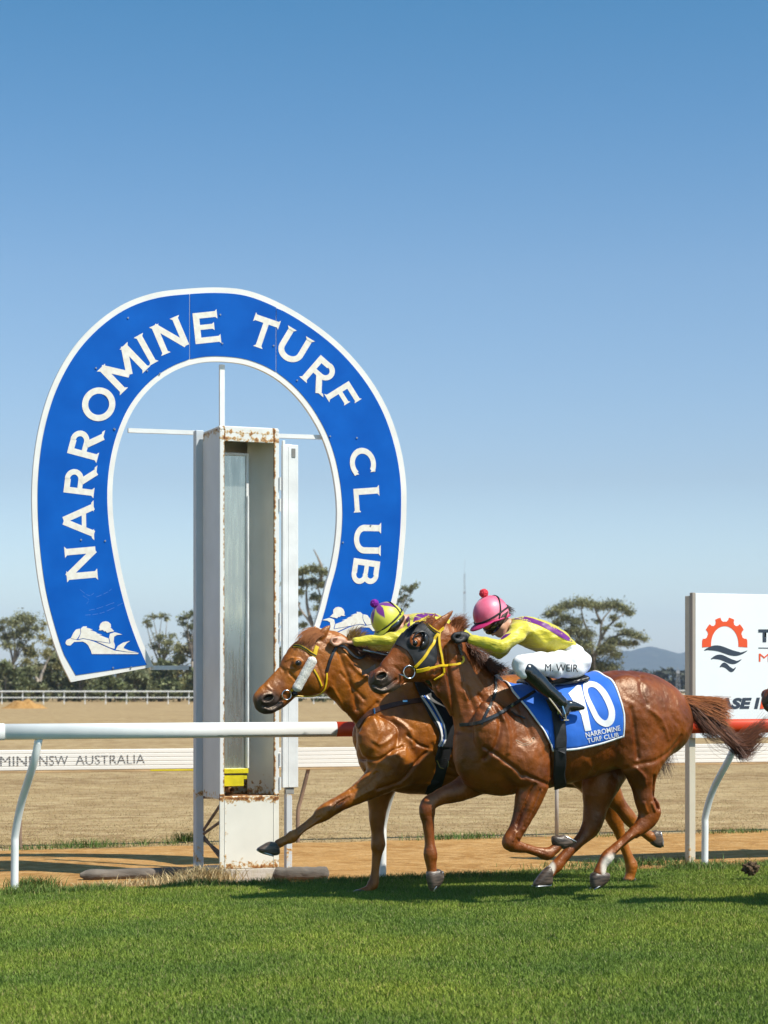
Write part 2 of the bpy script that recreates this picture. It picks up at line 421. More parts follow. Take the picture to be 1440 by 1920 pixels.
DV = [(RNG.uniform(-3.2, 3.4), RNG.uniform(11.5, 15.2), RNG.uniform(.02, .05)) for _ in range(46)]   # hoof prints cut into the turf
for dx_, dy_, dr_ in DV: k &= ((Xg-dx_)/dr_)**2+((Yg-dy_)/(dr_*1.3))**2 > 1
Xg, Yg = Xg[k], Yg[k]
pn = np.array([noise.noise(Vector((x*1.3, y*1.3, 0)))+.6*noise.noise(Vector((x*5, y*5, 4))) for x, y in zip(Xg[::8], Yg[::8])]).repeat(8)[:len(Xg)]
order = np.arange(len(Xg))
Hn = .018+.012*RNG.random(len(Xg))
Xq = np.round(Xg*2.5)+1000*np.round(Yg*2.5)
o = blades('mown_turf_grass', Xg, Yg, np.zeros(len(Xg)), Hn*(1+.25*np.sin(Xg*3.1)*np.sin(Yg*2.3)), .0038, (.10, .16, .014), (.285, .365, .060), lean=.8)
o['label'] = 'short mown bright green racing turf across the foreground'
# longer grass along the back edge of the turf
N = 26000
Xe = RNG.uniform(-4.2, 4.6, N); ee = np.array([edge(x) for x in Xe]); Ye = ee-.02-np.abs(RNG.normal(0, .11, N))
nn_ = np.array([noise.noise(Vector((x*2.6, 7, 0))) for x in Xe]); kk = nn_+RNG.normal(0, .12, N) > -.25; Xe, Ye, nn_ = Xe[kk], Ye[kk], nn_[kk]
o = blades('turf_edge_grass', Xe, Ye, np.zeros(len(Xe))-.012, .03+.045*RNG.random(len(Xe))*(1+nn_), .005, (.07, .13, .02), (.20, .27, .06), lean=.9)
o['label'] = 'ragged longer green grass along the far edge of the turf'
def tuft(px, py, n, spread, h, cA, cB, name, label, z0=-.05, sx=1.0):
    d = ray(px, py); Y = (z0-CH)/d.z; c = CAM+d*Y
    X = c.x+RNG.normal(0, spread*sx, n); Yy = c.y+.37*(X-c.x)+RNG.normal(0, spread*.35, n)
    o = blades(name, X, Yy, np.full(n, z0), h*(.3+.7*RNG.random(n)), .006, cA, cB, lean=1.3); o['label'] = label
ST = ((.42, .31, .15), (.62, .50, .28)); GR = ((.05, .10, .02), (.12, .20, .04))
tuft(385, 1652, 700, .12, .14, *ST, 'straw_tuft', 'pale dry straw clump at the foot of the finishing post', -.03)
tuft(330, 1657, 420, .16, .10, *ST, 'straw_tuft', 'pale dry straw clump in front of the left log', -.03)
tuft(235, 1660, 360, .22, .06, *ST, 'straw_tuft', 'thin dry straw left of the post along the turf edge', -.03)
tuft(62, 1668, 520, .10, .12, *GR, 'grass_tuft', 'dark green grass clump beside the left rail post', -.04)
tuft(165, 1588, 260, .20, .10, *GR, 'grass_tuft', 'green tuft on the far edge of the dirt, left of the post')
tuft(70, 1592, 110, .16, .06, *GR, 'grass_tuft', 'small green tuft on the dirt edge near the left rail post')
tuft(265, 1584, 120, .25, .07, *GR, 'grass_tuft', 'low green tuft on the dirt edge by the left leg of the post')
tuft(350, 1577, 220, .07, .12, *GR, 'grass_tuft', 'upright green tuft just left of the finishing post')
tuft(870, 1572, 380, .26, .085, *GR, 'grass_tuft', 'wide green patch on the dirt edge between the horses legs')
tuft(1385, 1561, 240, .22, .06, *GR, 'grass_tuft', 'green patch on the dirt edge right of the sponsor board post')
tuft(1160, 1568, 200, .25, .05, *GR, 'grass_tuft', 'sparse green patch on the dirt edge behind the trailing hooves')
tuft(1180, 1622, 900, .35, .07, *GR, 'grass_tuft', 'ragged green turf edge behind the far hind hooves', -.02)
tuft(1405, 1628, 900, .3, .085, *GR, 'grass_tuft', 'ragged green turf edge right of the rail post', -.02)
# short dry stubble on the near paddock
N = 110000
Yp = 19.2+24*RNG.random(N)**1.9; Xp = (RNG.random(N)*2-1)*.22*Yp; k = Yp > 20.0+.345*Xp; Xp, Yp = Xp[k], Yp[k]
o = blades('dry_stubble', Xp, Yp, np.full(len(Xp), -.066), .006+.016*RNG.random(len(Xp))**3, .006, (.31, .225, .10), (.43, .33, .165), lean=4)
o['label'] = 'short straw coloured stubble over the paddock behind the dirt'

# clod of turf kicked up at the right
bm = bmesh.new(); bmesh.ops.create_icosphere(bm, subdivisions=4, radius=.055)
for v in bm.verts: v.co *= 1+.55*noise.noise(v.co*38)+.3*noise.noise(v.co*90)
c = at(1408, 1628, 15.2)
for v in bm.verts: v.co = Vector((v.co.x*1.0, v.co.y, v.co.z*.85))+c
me = bpy.data.meshes.new('turf_clod'); bm.to_mesh(me); bm.free(); me.materials.append(mat('clod_earth', (.16, .10, .05, 1), .95, var=.3, scale=60, bump=.01, bscale=200))
o = bpy.data.objects.new('turf_clod', me); COL.objects.link(o); tag(o, 'brown clod of earth kicked up above the turf at the right edge', 'clod')

# ================================================================ FAR LANDSCAPE
M_hill = ground_mat('hill_bush', (.045, .06, .035, 1), (.035, .05, .03, 1), (.07, .075, .045, 1), .004, .02, 8, .02)
ridge = [(-3200, 1262), (-2200, 1250), (-1500, 1262), (-900, 1256), (-300, 1258), (100, 1262), (350, 1256), (600, 1262), (900, 1262), (1080, 1240), (1150, 1226), (1200, 1214), (1218, 1211), (1245, 1217), (1270, 1224), (1292, 1220), (1330, 1222), (1420, 1206), (1500, 1216), (1700, 1235), (2300, 1262)]
rc = curve(ridge, n=14); V = []; Fc = []; YH = 5200
for i, (px, py) in enumerate(rc):
    for j in range(9):
        t = j/8; Y = YH+(t-.0)*900; hz = (PY0-py)/FP*(YH+900)
        z = -2+hz*math.sin(t*math.pi/2)**1.3*(1+.05*noise.noise(Vector((px*.05, t*5, 0)))) + (1.5*noise.noise(Vector((px*.2, t*3, 8))) if j == 8 else 0)
        V.append(((px-PX0)/FP*(YH+900), Y, z+(CH if j == 8 else 0)))
for i in range(len(rc)-1):
    for j in range(8): a = i*9+j; Fc.append((a, a+9, a+10, a+1))
tag(obj('distant_hills', V, Fc, M_hill, None, True), kind='structure')

M_leafA = mat('gum_leaf', (1, 1, 1, 1), .6, attr=True, var=.05)
M_bark = mat('gum_bark', (.33, .27, .21, 1), .9, var=.3, scale=3, stretch=(1, 1, .2), attr=False)
M_barkp = mat('pale_bark', (.50, .42, .34, 1), .85, var=.25, scale=2, stretch=(1, 1, .2))
def leaves(cl, Y, n_per, size, rng, col):
    "clusters (px, py, rpx, [squash]) -> leaf-sized triangles through the volume of each clump"
    V = []; C = []
    S = Y/FP
    for c in cl:
        px, py, r = c[:3]; sq = c[3] if len(c) > 3 else .6
        cen = np.array(at(px, py, Y+rng.uniform(-1, 1)*r*S*1.1)); n = int(1.25*n_per*(r/10)**2)+10
        d = rng.normal(size=(n, 3)); d /= np.linalg.norm(d, axis=1)[:, None]
        rad = r*S*np.minimum(1.55, np.abs(rng.normal(size=n))*.62+.08); lump = 1+.25*np.sin(d[:, 0]*5+px)*np.cos(d[:, 2]*4+py)
        P = cen+d*(rad*lump)[:, None]*np.array([1, 1, sq])
        a = rng.normal(size=(n, 3))*size*.8; b = rng.normal(size=(n, 3))*size*.8; sz = rng.uniform(.5, 1.3, n)[:, None]
        V.append(np.stack([P-a*sz*.5, P+a*sz*.5, P+b*sz], 1)); cc = np.array(col)*rng.uniform(.65, 1.35, (n, 1))*np.array([1, 1, 1]); tone = rng.uniform(.8, 1.2)
        C.append(np.repeat(cc*tone, 3, 0))
    V = np.concatenate(V).reshape(-1, 3); return V, np.arange(len(V)).reshape(-1, 3), np.concatenate(C)
def tree(name, base, cl, Y, col, label, limbs=None, bark=None, n_per=230, size=.16, group=None, trunk_r=.26, seed=1, cat='tree'):
    rng = np.random.default_rng(seed); S = Y/FP
    g = at(base[0], base[1], Y); g.z = -.07
    root = empty(name, Matrix.Translation(g), label, cat, group); inv = -g
    mb = MB(); bp = [(base[0], None)]
    cx = sum(c[0] for c in cl)/len(cl); top = max(c[1] for c in cl); fork = (base[0]*.6+cx*.4, top*.55+PY0*.45)
    f3 = at(fork[0], fork[1], Y)
    if limbs is None:
        limbs = []
        big = sorted(cl, key=lambda c: -c[2])[:14]
        for c in big: limbs.append([(fork[0], fork[1]), ((fork[0]+c[0])/2+rng.uniform(-4, 4), (fork[1]+c[1])/2-rng.uniform(0, 6)), (c[0], c[1])])
        mb.tube([g+inv-Vector((0, 0, .3)), (g+f3)/2+inv+Vector((rng.uniform(-.3, .3), 0, 0)), f3+inv], [trunk_r*1.15, trunk_r*.9, trunk_r*.7], 8)
        tr = trunk_r*.36
    else: tr = trunk_r
    for lb in limbs:
        q = []; dz = rng.uniform(-1, 1)*1.5
        for i, (x, y) in enumerate(lb): q.append(at(x, y, Y)+inv+Vector((0, dz*i/len(lb), 0)))
        q = [Vector(v) for v in curve([tuple(v) for v in q], n=4)] if len(q) > 2 else q
        mb.tube(q, [tr*(1-.8*i/(len(q)-1)) for i in range(len(q))], 6)
    mb.build('trunk', bark or M_bark, root, True)
    V, Fc, C = leaves(cl, Y, n_per, size, rng, col); V = V+np.array(inv)
    obj('crown', V, Fc, M_leafA, root, False, C)
    return root
OL = (.20, .20, .085); OD = (.14, .15, .062); OY = (.25, .22, .07); OG = (.125, .14, .05)
def clumps(x0, x1, ytop, ybot, n, r0, r1, seed, shape='dome'):
    rg = random.Random(seed); out = []
    for i in range(n):
        x = rg.uniform(x0, x1); u = abs((x-(x0+x1)/2)/((x1-x0)/2)); yt = ytop+(ybot-ytop)*(u**2.2)*.75
        y = yt+(ybot-yt)*rg.random()**1.2; r = rg.uniform(r0, r1)
        out.append((x, y+r*.5, r))
    return out
# the spreading gum right of the jockey (clumps read off the photo)
big = [(1030, 1152, 14, .5), (1045, 1143, 16, .5), (1064, 1135, 18, .5), (1088, 1130, 20, .5), (1110, 1133, 16, .5), (1126, 1138, 16, .5), (1148, 1134, 20, .5), (1168, 1141, 16, .5), (1180, 1150, 11, .5),
       (1060, 1158, 15), (1080, 1165, 16), (1045, 1168, 13), (1078, 1182, 20), (1100, 1190, 18), (1062, 1188, 16), (1097, 1210, 20), (1085, 1228, 22), (1105, 1232, 20), (1128, 1222, 14), (1075, 1208, 16),
       (1150, 1158, 9), (1160, 1172, 10, .5), (1175, 1186, 16, .5), (1193, 1192, 15, .5), (1208, 1199, 9, .5), (1150, 1200, 16, .5), (1170, 1206, 14, .5), (1188, 1206, 10, .5), (1120, 1165, 8), (1135, 1178, 8),
       (1140, 1215, 18), (1155, 1228, 14), (1120, 1250, 22, .7), (1095, 1255, 22, .7), (1145, 1252, 18, .7)]
tree('gum_tree', (1118, 1296), big, 236, OL, 'large spreading gum tree behind the jockey in the pink cap', limbs=[
    [(1118, 1300), (1114, 1250), (1112, 1232)], [(1112, 1240), (1125, 1200), (1128, 1165), (1148, 1140)], [(1112, 1236), (1135, 1205), (1165, 1190), (1195, 1195)], [(1114, 1245), (1095, 1215), (1078, 1180), (1052, 1150)],
    [(1113, 1238), (1105, 1195), (1092, 1160), (1088, 1135)], [(1126, 1200), (1140, 1175), (1170, 1150)], [(1120, 1222), (1150, 1212), (1172, 1205)], [(1128, 1170), (1118, 1150), (1112, 1135)]], trunk_r=.22, n_per=430, size=.15, seed=3)
tree('gum_tree', (20, 1300), [(0, 1180, 14), (5, 1166, 10), (22, 1168, 18), (40, 1160, 20, .7), (58, 1163, 18, .7), (66, 1178, 12), (45, 1180, 18), (28, 1190, 18), (10, 1195, 16), (55, 1192, 14), (15, 1210, 16), (38, 1208, 14)],
     232, OL, 'tall gum at the left edge of the photo behind the far fence', n_per=230, seed=4)
tree('gum_tree', (72, 1302), [(80, 1178, 7), (84, 1170, 6), (78, 1195, 12), (95, 1205, 14), (110, 1212, 14), (62, 1228, 14), (120, 1235, 14), (88, 1225, 13), (50, 1240, 14), (108, 1250, 14)],
     222, OY, 'gum with a pale forked trunk at the left of the horseshoe', limbs=[[(68, 1304), (66, 1290), (60, 1278), (52, 1268), (38, 1262)], [(71, 1304), (73, 1282), (78, 1262), (88, 1238), (102, 1215)], [(73, 1285), (64, 1262), (58, 1245)]], bark=M_barkp, trunk_r=.26, n_per=170, seed=5)
tree('gum_tree', (303, 1302), [(274, 1166, 9, .6), (288, 1156, 12, .5), (304, 1154, 11, .5), (280, 1173, 9, .5), (312, 1160, 7, .5), (300, 1195, 14), (315, 1205, 16), (290, 1212, 12), (322, 1192, 10), (308, 1222, 16), (330, 1215, 12)],
     230, OL, 'sparse gum with thin top boughs seen inside the horseshoe, left of the post', n_per=170, seed=6, trunk_r=.3)
tree('gum_tree', (362, 1302), [(340, 1160, 9), (352, 1156, 11), (362, 1150, 10), (345, 1170, 8), (360, 1175, 14), (372, 1165, 12), (352, 1190, 12), (368, 1200, 14), (385, 1190, 14)],
     226, OD, 'dark gum crown just left of the finishing post', n_per=220, seed=7)
tree('gum_tree', (590, 1304), [(560, 1075, 12), (572, 1070, 14, .7), (590, 1068, 14, .7), (606, 1072, 13, .7), (620, 1078, 12), (565, 1092, 16), (585, 1090, 14), (602, 1096, 13), (562, 1110, 12), (590, 1120, 12), (605, 1125, 13), (598, 1140, 12), (615, 1145, 12), (560, 1150, 10), (545, 1120, 14), (540, 1090, 14), (600, 1160, 12), (568, 1172, 10), (630, 1110, 16), (640, 1140, 18)],
     205, OL, 'tall gum seen between the finishing post and the right arm of the horseshoe', limbs=[[(612, 1304), (608, 1250), (600, 1200), (580, 1165), (562, 1140), (555, 1110)], [(603, 1215), (598, 1170), (600, 1120), (590, 1085)], [(604, 1200), (625, 1160), (630, 1110)], [(585, 1172), (575, 1130), (575, 1085)], [(560, 1135), (548, 1115), (540, 1095)], [(598, 1100), (604, 1070), (598, 1050), (588, 1030)]], trunk_r=.22, n_per=260, seed=8)
tree('gum_tree', (700, 1304), [(775, 1100, 8, .6), (767, 1107, 9, .6), (758, 1103, 7, .6), (780, 1096, 5), (760, 1118, 8), (752, 1125, 9), (772, 1125, 5), (745, 1110, 9), (735, 1130, 12), (720, 1120, 14), (700, 1110, 14), (690, 1130, 14), (762, 1135, 6), (715, 1150, 14)],
     208, OD, 'thin gum boughs sticking out right of the horseshoe above the far jockey', n_per=180, seed=9)
# scrub trees of the belt behind the far fence, each with its own crown
belt = [(10, 1232, 1300, OG, 'low dense scrub tree at the far left of the belt'), (48, 1248, 1302, OD, 'dark low scrub tree below the leftmost gum'), (150, 1240, 1300, OD, 'dark scrub tree hidden behind the left foot of the horseshoe'),
        (112, 1222, 1300, OD, 'dark bushy tree just left of the horseshoe foot'), (205, 1262, 1302, OG, 'low green scrub below the left foot of the horseshoe'), (255, 1255, 1302, OD, 'dark scrub right of the horseshoe foot'),
        (300, 1236, 1302, OG, 'round mid green scrub tree under the sparse gum'), (335, 1222, 1300, OY, 'yellowish bush close left of the finishing post'), (385, 1240, 1302, OD, 'dark scrub hidden behind the finishing post'),
        (440, 1230, 1302, OG, 'scrub tree behind the glass of the finishing post'), (500, 1240, 1302, OD, 'scrub tree behind the open door of the post'), (560, 1225, 1302, OG, 'scrub right of the finishing post door'),
        (640, 1235, 1302, OD, 'scrub tree behind the leading horse head'), (720, 1240, 1302, OG, 'scrub tree behind the far jockey')]
for i, (x, yt, yb, c, lb) in enumerate(belt):
    tree('scrub_tree', (x, 1306), clumps(x-34, x+34, yt, yb, 26, 9, 16, 20+i), 218+3*(i % 4), c, lb, n_per=100, size=.26, seed=30+i, trunk_r=.2, group='scrub trees in the belt behind the far fence')
# far-off wood reading as one mass
rg = np.random.default_rng(5); cl = []
for x in range(-1500, 830, 12): cl.append((x+rg.uniform(-6, 6), 1256+rg.uniform(-38, 34), rg.uniform(12, 20), .8))
for x in range(-1500, 830, 14): cl.append((x+rg.uniform(-6, 6), 1296+rg.uniform(-8, 4), rg.uniform(10, 16), .8))
V, Fc, C = leaves(cl, 245, 75, .45, rg, (.19, .175, .08)); o = obj('woodland', V, Fc, M_leafA, None, False, C)
tag(o, 'dark belt of scrub behind the far white fence', None, None, 'stuff')
cl = []
for x in range(830, 1800, 7):
    top = 1262 if x < 1235 else (1256 if x < 1262 else 1262); cl.append((x+rg.uniform(-4, 4), top+rg.uniform(2, 10), rg.uniform(6, 11), .9)); cl.append((x, 1284+rg.uniform(-8, 6), rg.uniform(8, 12), .9))
V, Fc, C = leaves(cl, 620, 75, 1.0, rg, (.070, .078, .050)); o = obj('woodland', V, Fc, M_leafA, None, False, C)
tag(o, 'far grey green tree line below the hills right of the horses', None, None, 'stuff')

# far white fence
M_wht = mat('white_paint', (.80, .80, .77, 1), .45, var=.04, scale=3, bump=.001, bscale=30)
def far_fence(xa, xb, Y, step, label):
    g = at(xa, 1300, Y); g.z = -.066; root = empty('far_fence', Matrix.Translation(g), label, 'fence', 'white running rail fences across the paddock'); L = (xb-xa)/FP*Y
    for z, h in ((1.2, .12), (.62, .09)):
        mb = MB(); mb.box(0, L, -.05, .05, z-h/2, z+h/2, .01); mb.build('rail', M_wht, root)
    x = .3
    while x < L:
        mb = MB(); mb.box(x-.045, x+.045, .06, .2, 0, 1.27, .01); mb.build('post', M_wht, root); x += step
far_fence(-900, 700, 190, 1.95, 'long white two rail fence in front of the tree belt at the left')
far_fence(820, 1760, 262, 3.4, 'white fence glimpsed between the rump and the sponsor board')
# mound of orange dirt
V = []; Fc = []; c = at(42, 1300, 150); n1 = 22
for i in range(n1+1):
    for j in range(n1+1):
        u, v = i/n1*2-1, j/n1*2-1; r = min(1, math.hypot(u, v)); V.append((c.x+u*1.7+.15, c.y+v*1.3, -.068+.62*(1-r*r)**1.1*(1+.35*noise.noise(Vector((u*3, v*3, 0))))))
for i in range(n1):
    for j in range(n1): a = i*(n1+1)+j; Fc.append((a, a+n1+1, a+n1+2, a+1))
tag(obj('dirt_mound', V, Fc, M_dirt, None, True), 'low heap of orange dirt in the paddock at the far left', 'mound')
# lattice masts
M_gal = mat('galvanised', (.45, .47, .5, 1), .5, metal=.4)
def mast(px, ytop, Y, w, label, seg):
    g = at(px, 1290, Y); g.z = -.07; root = empty('radio_mast', Matrix.Translation(g), label, 'mast'); Hh = (PY0-ytop)/FP*Y+CH; mb = MB(); r = w*.09
    cs = [(-w, -w*.6), (w, -w*.6), (0, w*.9)]
    for cx, cy in cs: mb.tube([(cx*1.3, cy*1.3, 0), (cx*.5, cy*.5, Hh)], r, 5)
    for i in range(seg):
        z0, z1 = Hh*i/seg, Hh*(i+1)/seg; s0, s1 = 1.3-.8*i/seg, 1.3-.8*(i+1)/seg
        for k in range(3):
            a, b = cs[k], cs[(k+1) % 3]; mb.tube([(a[0]*s0, a[1]*s0, z0), (b[0]*s1, b[1]*s1, z1)], r*.6, 4, False)
    mb.build('lattice', M_gal, root); mb = MB(); mb.tube([(0, 0, Hh), (0, 0, Hh*1.12)], r*.8, 5); mb.build('antenna', M_gal, root)
    mb = MB(); zz = Hh*.84; mb.tube([(0, -w, zz), (0, w*1.4, zz)], w*.9, 10); mb.build('dish', M_gal, root)
mast(871, 1075, 700, .5, 'slim lattice mast faint against the sky between the two jockeys', 22)
mast(1271, 1252, 560, .55, 'small lattice mast among the far trees left of the sponsor board', 8)

# the air: pale even haze that fades the hills
mv = bpy.data.materials.new('air'); mv.use_nodes = True; mv.node_tree.nodes.remove(mv.node_tree.nodes['Principled BSDF'])
pv = mv.node_tree.nodes.new('ShaderNodeVolumePrincipled'); pv.inputs['Density'].default_value = .00013; pv.inputs['Color'].default_value = (.62, .76, 1, 1); pv.inputs['Anisotropy'].default_value = 0
mv.node_tree.links.new(pv.outputs[0], mv.node_tree.nodes['Material Output'].inputs['Volume'])
mb = MB(); mb.box(-9100, 9100, -260, 9100, -4, 330, 0); hz_ = mb.build('haze', mv); tag(hz_, 'thin blue haze in the distance', None, None, 'stuff')
# ================================================================ FINISHING POST, HORSESHOE SIGN, RAILS, BOARD
def rust_paint(name, base, xs, zr, amt=.5, speck=.0):
    "white paint rusting through along given vertical edges x and heights z of the thing"
    m = bpy.data.materials.new(name); m.use_nodes = True; n = m.node_tree.nodes; L = m.node_tree.links; p = n['Principled BSDF']
    p.inputs['Roughness'].default_value = .55
    tc = n.new('ShaderNodeTexCoord'); sp = n.new('ShaderNodeSeparateXYZ'); L.new(tc.outputs['Object'], sp.inputs[0])
    def mth(op, a, b=None):
        q = n.new('ShaderNodeMath'); q.operation = op
        for i, v in enumerate((a, b)):
            if v is None: continue
            if isinstance(v, (int, float)): q.inputs[i].default_value = v
            else: L.new(v, q.inputs[i])
        return q.outputs[0]
    acc = None
    for v, ax, wd, s in [(x, 0, wd, s) for x, wd, s in xs]+[(z, 2, wd, s) for z, wd, s in zr]:
        d = mth('ABSOLUTE', mth('SUBTRACT', sp.outputs[ax], v)); e = mth('MULTIPLY', mth('SUBTRACT', 1, mth('MINIMUM', mth('DIVIDE', d, wd), 1)), s)
        acc = e if acc is None else mth('MAXIMUM', acc, e)
    nz = n.new('ShaderNodeTexNoise'); nz.inputs['Scale'].default_value = 22; nz.inputs['Detail'].default_value = 9; nz.inputs['Roughness'].default_value = .7; L.new(tc.outputs['Object'], nz.inputs[0])
    t = mth('ADD', nz.outputs[0], mth('MULTIPLY', acc, amt)) if acc is not None else nz.outputs[0]
    r = n.new('ShaderNodeValToRGB'); e = r.color_ramp.elements; e[0].position = .70; e[0].color = base; e[1].position = .80; e[1].color = (.42, .17, .04, 1)
    q = r.color_ramp.elements.new(.74); q.color = (.70, .50, .24, 1); q = r.color_ramp.elements.new(.92); q.color = (.10, .04, .02, 1)
    L.new(t, r.inputs[0])
    n3 = n.new('ShaderNodeTexNoise'); n3.inputs['Scale'].default_value = 5; n3.inputs['Detail'].default_value = 8; L.new(tc.outputs['Object'], n3.inputs[0])
    mx = n.new('ShaderNodeMix'); mx.data_type = 'RGBA'; mx.blend_type = 'MULTIPLY'; mx.inputs[0].default_value = .22; L.new(r.outputs[0], mx.inputs[6]); L.new(n3.outputs[0], mx.inputs[7])
    L.new(mx.outputs[2], p.inputs['Base Color'])
    b = n.new('ShaderNodeBump'); b.inputs['Distance'].default_value = .003; b.invert = True; L.new(r.outputs[0], b.inputs['Height']); L.new(b.outputs[0], p.inputs['Normal'])
    return m
fb = Frame(-1.04, 16.11, -.06)
def bx(px, py=1290, y=0): return fb.p(px, py, y).x
def bz(py, px=468, y=0): return fb.p(px, py, y).z
XL, XR = bx(412), bx(523.5); OX0, OX1 = bx(421), bx(514); TOP, BOT = bz(801), bz(1660); OT, OB = bz(829), bz(1492)
post = empty('finishing_post', fb.M, 'tall weathered white cabinet post with open front, mirror and rusty edges, inside the horseshoe', 'finishing post')
M_fl = rust_paint('rusty_white_frame', (.82, .81, .77, 1), [(OX0, .022, .75), (OX1, .03, .8)], [(OT+.02, .07, .62), (OT+.07, .05, .62), (OB, .05, .9)], .43)
M_pan = rust_paint('old_white_panel', (.84, .82, .73, 1), [(XL+.05, .03, .5)], [(OB-.02, .07, .9), (BOT+.15, .10, .75)], .36)
M_side = rust_paint('side_panel_paint', (.76, .76, .74, 1), [], [(TOP, .12, 1.0), (OB, .08, .6)], .3)
M_in = rust_paint('inside_paint', (.86, .80, .68, 1), [], [(OB, .22, .8)], .32)
M_trim = mat('white_trim', (.80, .80, .78, 1), .5, var=.07, scale=6, bump=.001)
DP = .46; t = .012
mb = MB(); mb.box(XL, OX0, 0, .02, OB-.0, TOP-.03, .004); mb.box(OX1, XR, 0, .02, OB, TOP-.03); mb.box(OX0+.0005, OX1-.0005, .001, .019, OT, TOP)
mb.box(XL, OX0+.0, .0005, .0195, TOP-.0295, TOP-.008); mb.box(OX1, XR, .0005, .0195, TOP-.0295, TOP-.008); mb.build('front_frame', M_fl, post)
mb = MB(); mb.box(XL, XR, .004, .018, BOT+.13, OB-.001, .004); mb.box(XL+.04, XL+.045, .0, .004, BOT+.13, OB-.02, .001); mb.box(XR-.045, XR-.04, .0, .004, BOT+.13, OB-.02, .001); mb.build('lower_panel', M_pan, post)
mb = MB(); mb.box(XL-.001, XR+.001, .002, DP-.05, BOT-.1, BOT+.129, .006); mb.build('base', mat('concrete_base', (.50, .46, .40, 1), .9, var=.15, scale=12, col2=(.40, .36, .22, 1), bump=.004, mixlo=.5, mixhi=.75), post)
mb = MB(); mb.box(XL+.001, XL+t, .0205, DP, OB-.02, TOP-.012, .002); mb.build('side_panel', M_side, post)
mb = MB(); mb.box(XR-t, XR-.001, .0205, DP, OB-.02, TOP-.012, .002); mb.build('side_panel', M_side, post)
mb = MB(); mb.box(XL+t+.001, XR-t-.001, DP-.012, DP, OB-.02, TOP-.014, .002); mb.build('back_panel', M_in, post)
mb = MB(); mb.box(XL+.002, XR-.002, .0202, DP, TOP-.011, TOP+.004, .003); mb.build('cap_plate', M_fl, post); mb = MB(); mb.box(XL+t+.002, XR-t-.002, .021, DP-.014, OB-.03, OB-.002, .002); mb.build('inner_shelf', M_fl, post)
# curved inner wall at the right of the cabinet
A = []; B = []
X1 = bx(468, y=.2)
for i in range(13):
    a = i/12*math.pi/2; A.append((X1+.005+(OX1+.03-X1)*math.sin(a)*.95, .045+.23*math.cos(a)))
mbc = MB(); V = [(x, y, z) for z in (OB, TOP-.02) for x, y in A]; mbc.add(V, [(i, i+1, 13+i+1, 13+i) for i in range(12)])
mbc.build('inner_wall', M_in, post, True)
# mirror: a narrow framed pane set back in the opening
mx0, mx1 = bx(405, y=.18), bx(462, y=.18); mz0, mz1 = bz(1440, y=.18), bz(855, y=.18)
M_mir = bpy.data.materials.new('old_mirror'); M_mir.use_nodes = True; pp = M_mir.node_tree.nodes['Principled BSDF']; pp.inputs['Metallic'].default_value = .75; pp.inputs['Roughness'].default_value = .16; pp.inputs['Base Color'].default_value = (.42, .46, .44, 1)
nzz = M_mir.node_tree.nodes.new('ShaderNodeTexNoise'); nzz.inputs['Scale'].default_value = 9; rr = M_mir.node_tree.nodes.new('ShaderNodeMapRange'); rr.inputs[3].default_value = .05; rr.inputs[4].default_value = .5
M_mir.node_tree.links.new(nzz.outputs[0], rr.inputs[0]); M_mir.node_tree.links.new(rr.outputs[0], pp.inputs['Roughness'])
mb = MB(); mb.box(mx0, mx1, .20, .206, mz0, mz1, .001); mir = mb.build('mirror', M_mir, post)
mb = MB(); w_ = .022; mb.box(mx1, mx1+w_, .185, .215, mz0, mz1+w_, .003); mb.box(mx0, mx1-.0005, .185, .215, mz1, mz1+w_, .003); mb.box(mx0, mx1-.0005, .185, .215, mz0-w_, mz0-.0005, .003); mb.build('mirror_frame', M_trim, mir)
mb = MB(); mb.tube([(mx1+.012, .175, mz0), (mx1+.012, .175, bz(930, y=.18))], .008, 8); mb.build('light_tube', mat('milky_tube', (.85, .86, .84, 1), .3), mir)
M_yel = mat('yellow_paint', (.72, .60, .01, 1), .5, var=.1, scale=12, bump=.002)
yx0, yx1 = bx(416, y=.1), bx(466, y=.1)
mb = MB(); z0, z1, z2, z3 = bz(1474, y=.1), bz(1453, y=.1), bz(1450, y=.1), bz(1441, y=.1)
mb.box(yx0, yx1, .10, .17, z2, z3, .003); mb.box(yx0, yx1-.035, .11, .17, z0, z1, .003); mb.box(yx1-.034, yx1-.008, .112, .168, (z0+z1)/2+.01, z1, .002); mb.build('yellow_block', M_yel, post)
mb = MB(); q = fb.p(432, 1481, .1); mb.tube([(q.x, .06, q.z), (q.x, .2, q.z)], .02, 14, False); mb.tube([(q.x, .0601, q.z), (q.x, .2, q.z)], .014, 14, False); mb.build('conduit', mat('rusty_pipe', (.45, .22, .09, 1), .8, var=.3, scale=30), post)
# bolts and hinges
for pz in (905, 945, 1160, 1190, 1425, 1470):
    mb = MB(); z = bz(pz); x = bx(524.8); mb.tube([(x, -.003, z-.05), (x, -.003, z+.05)], .009, 8); mb.build('hinge', M_trim, post)
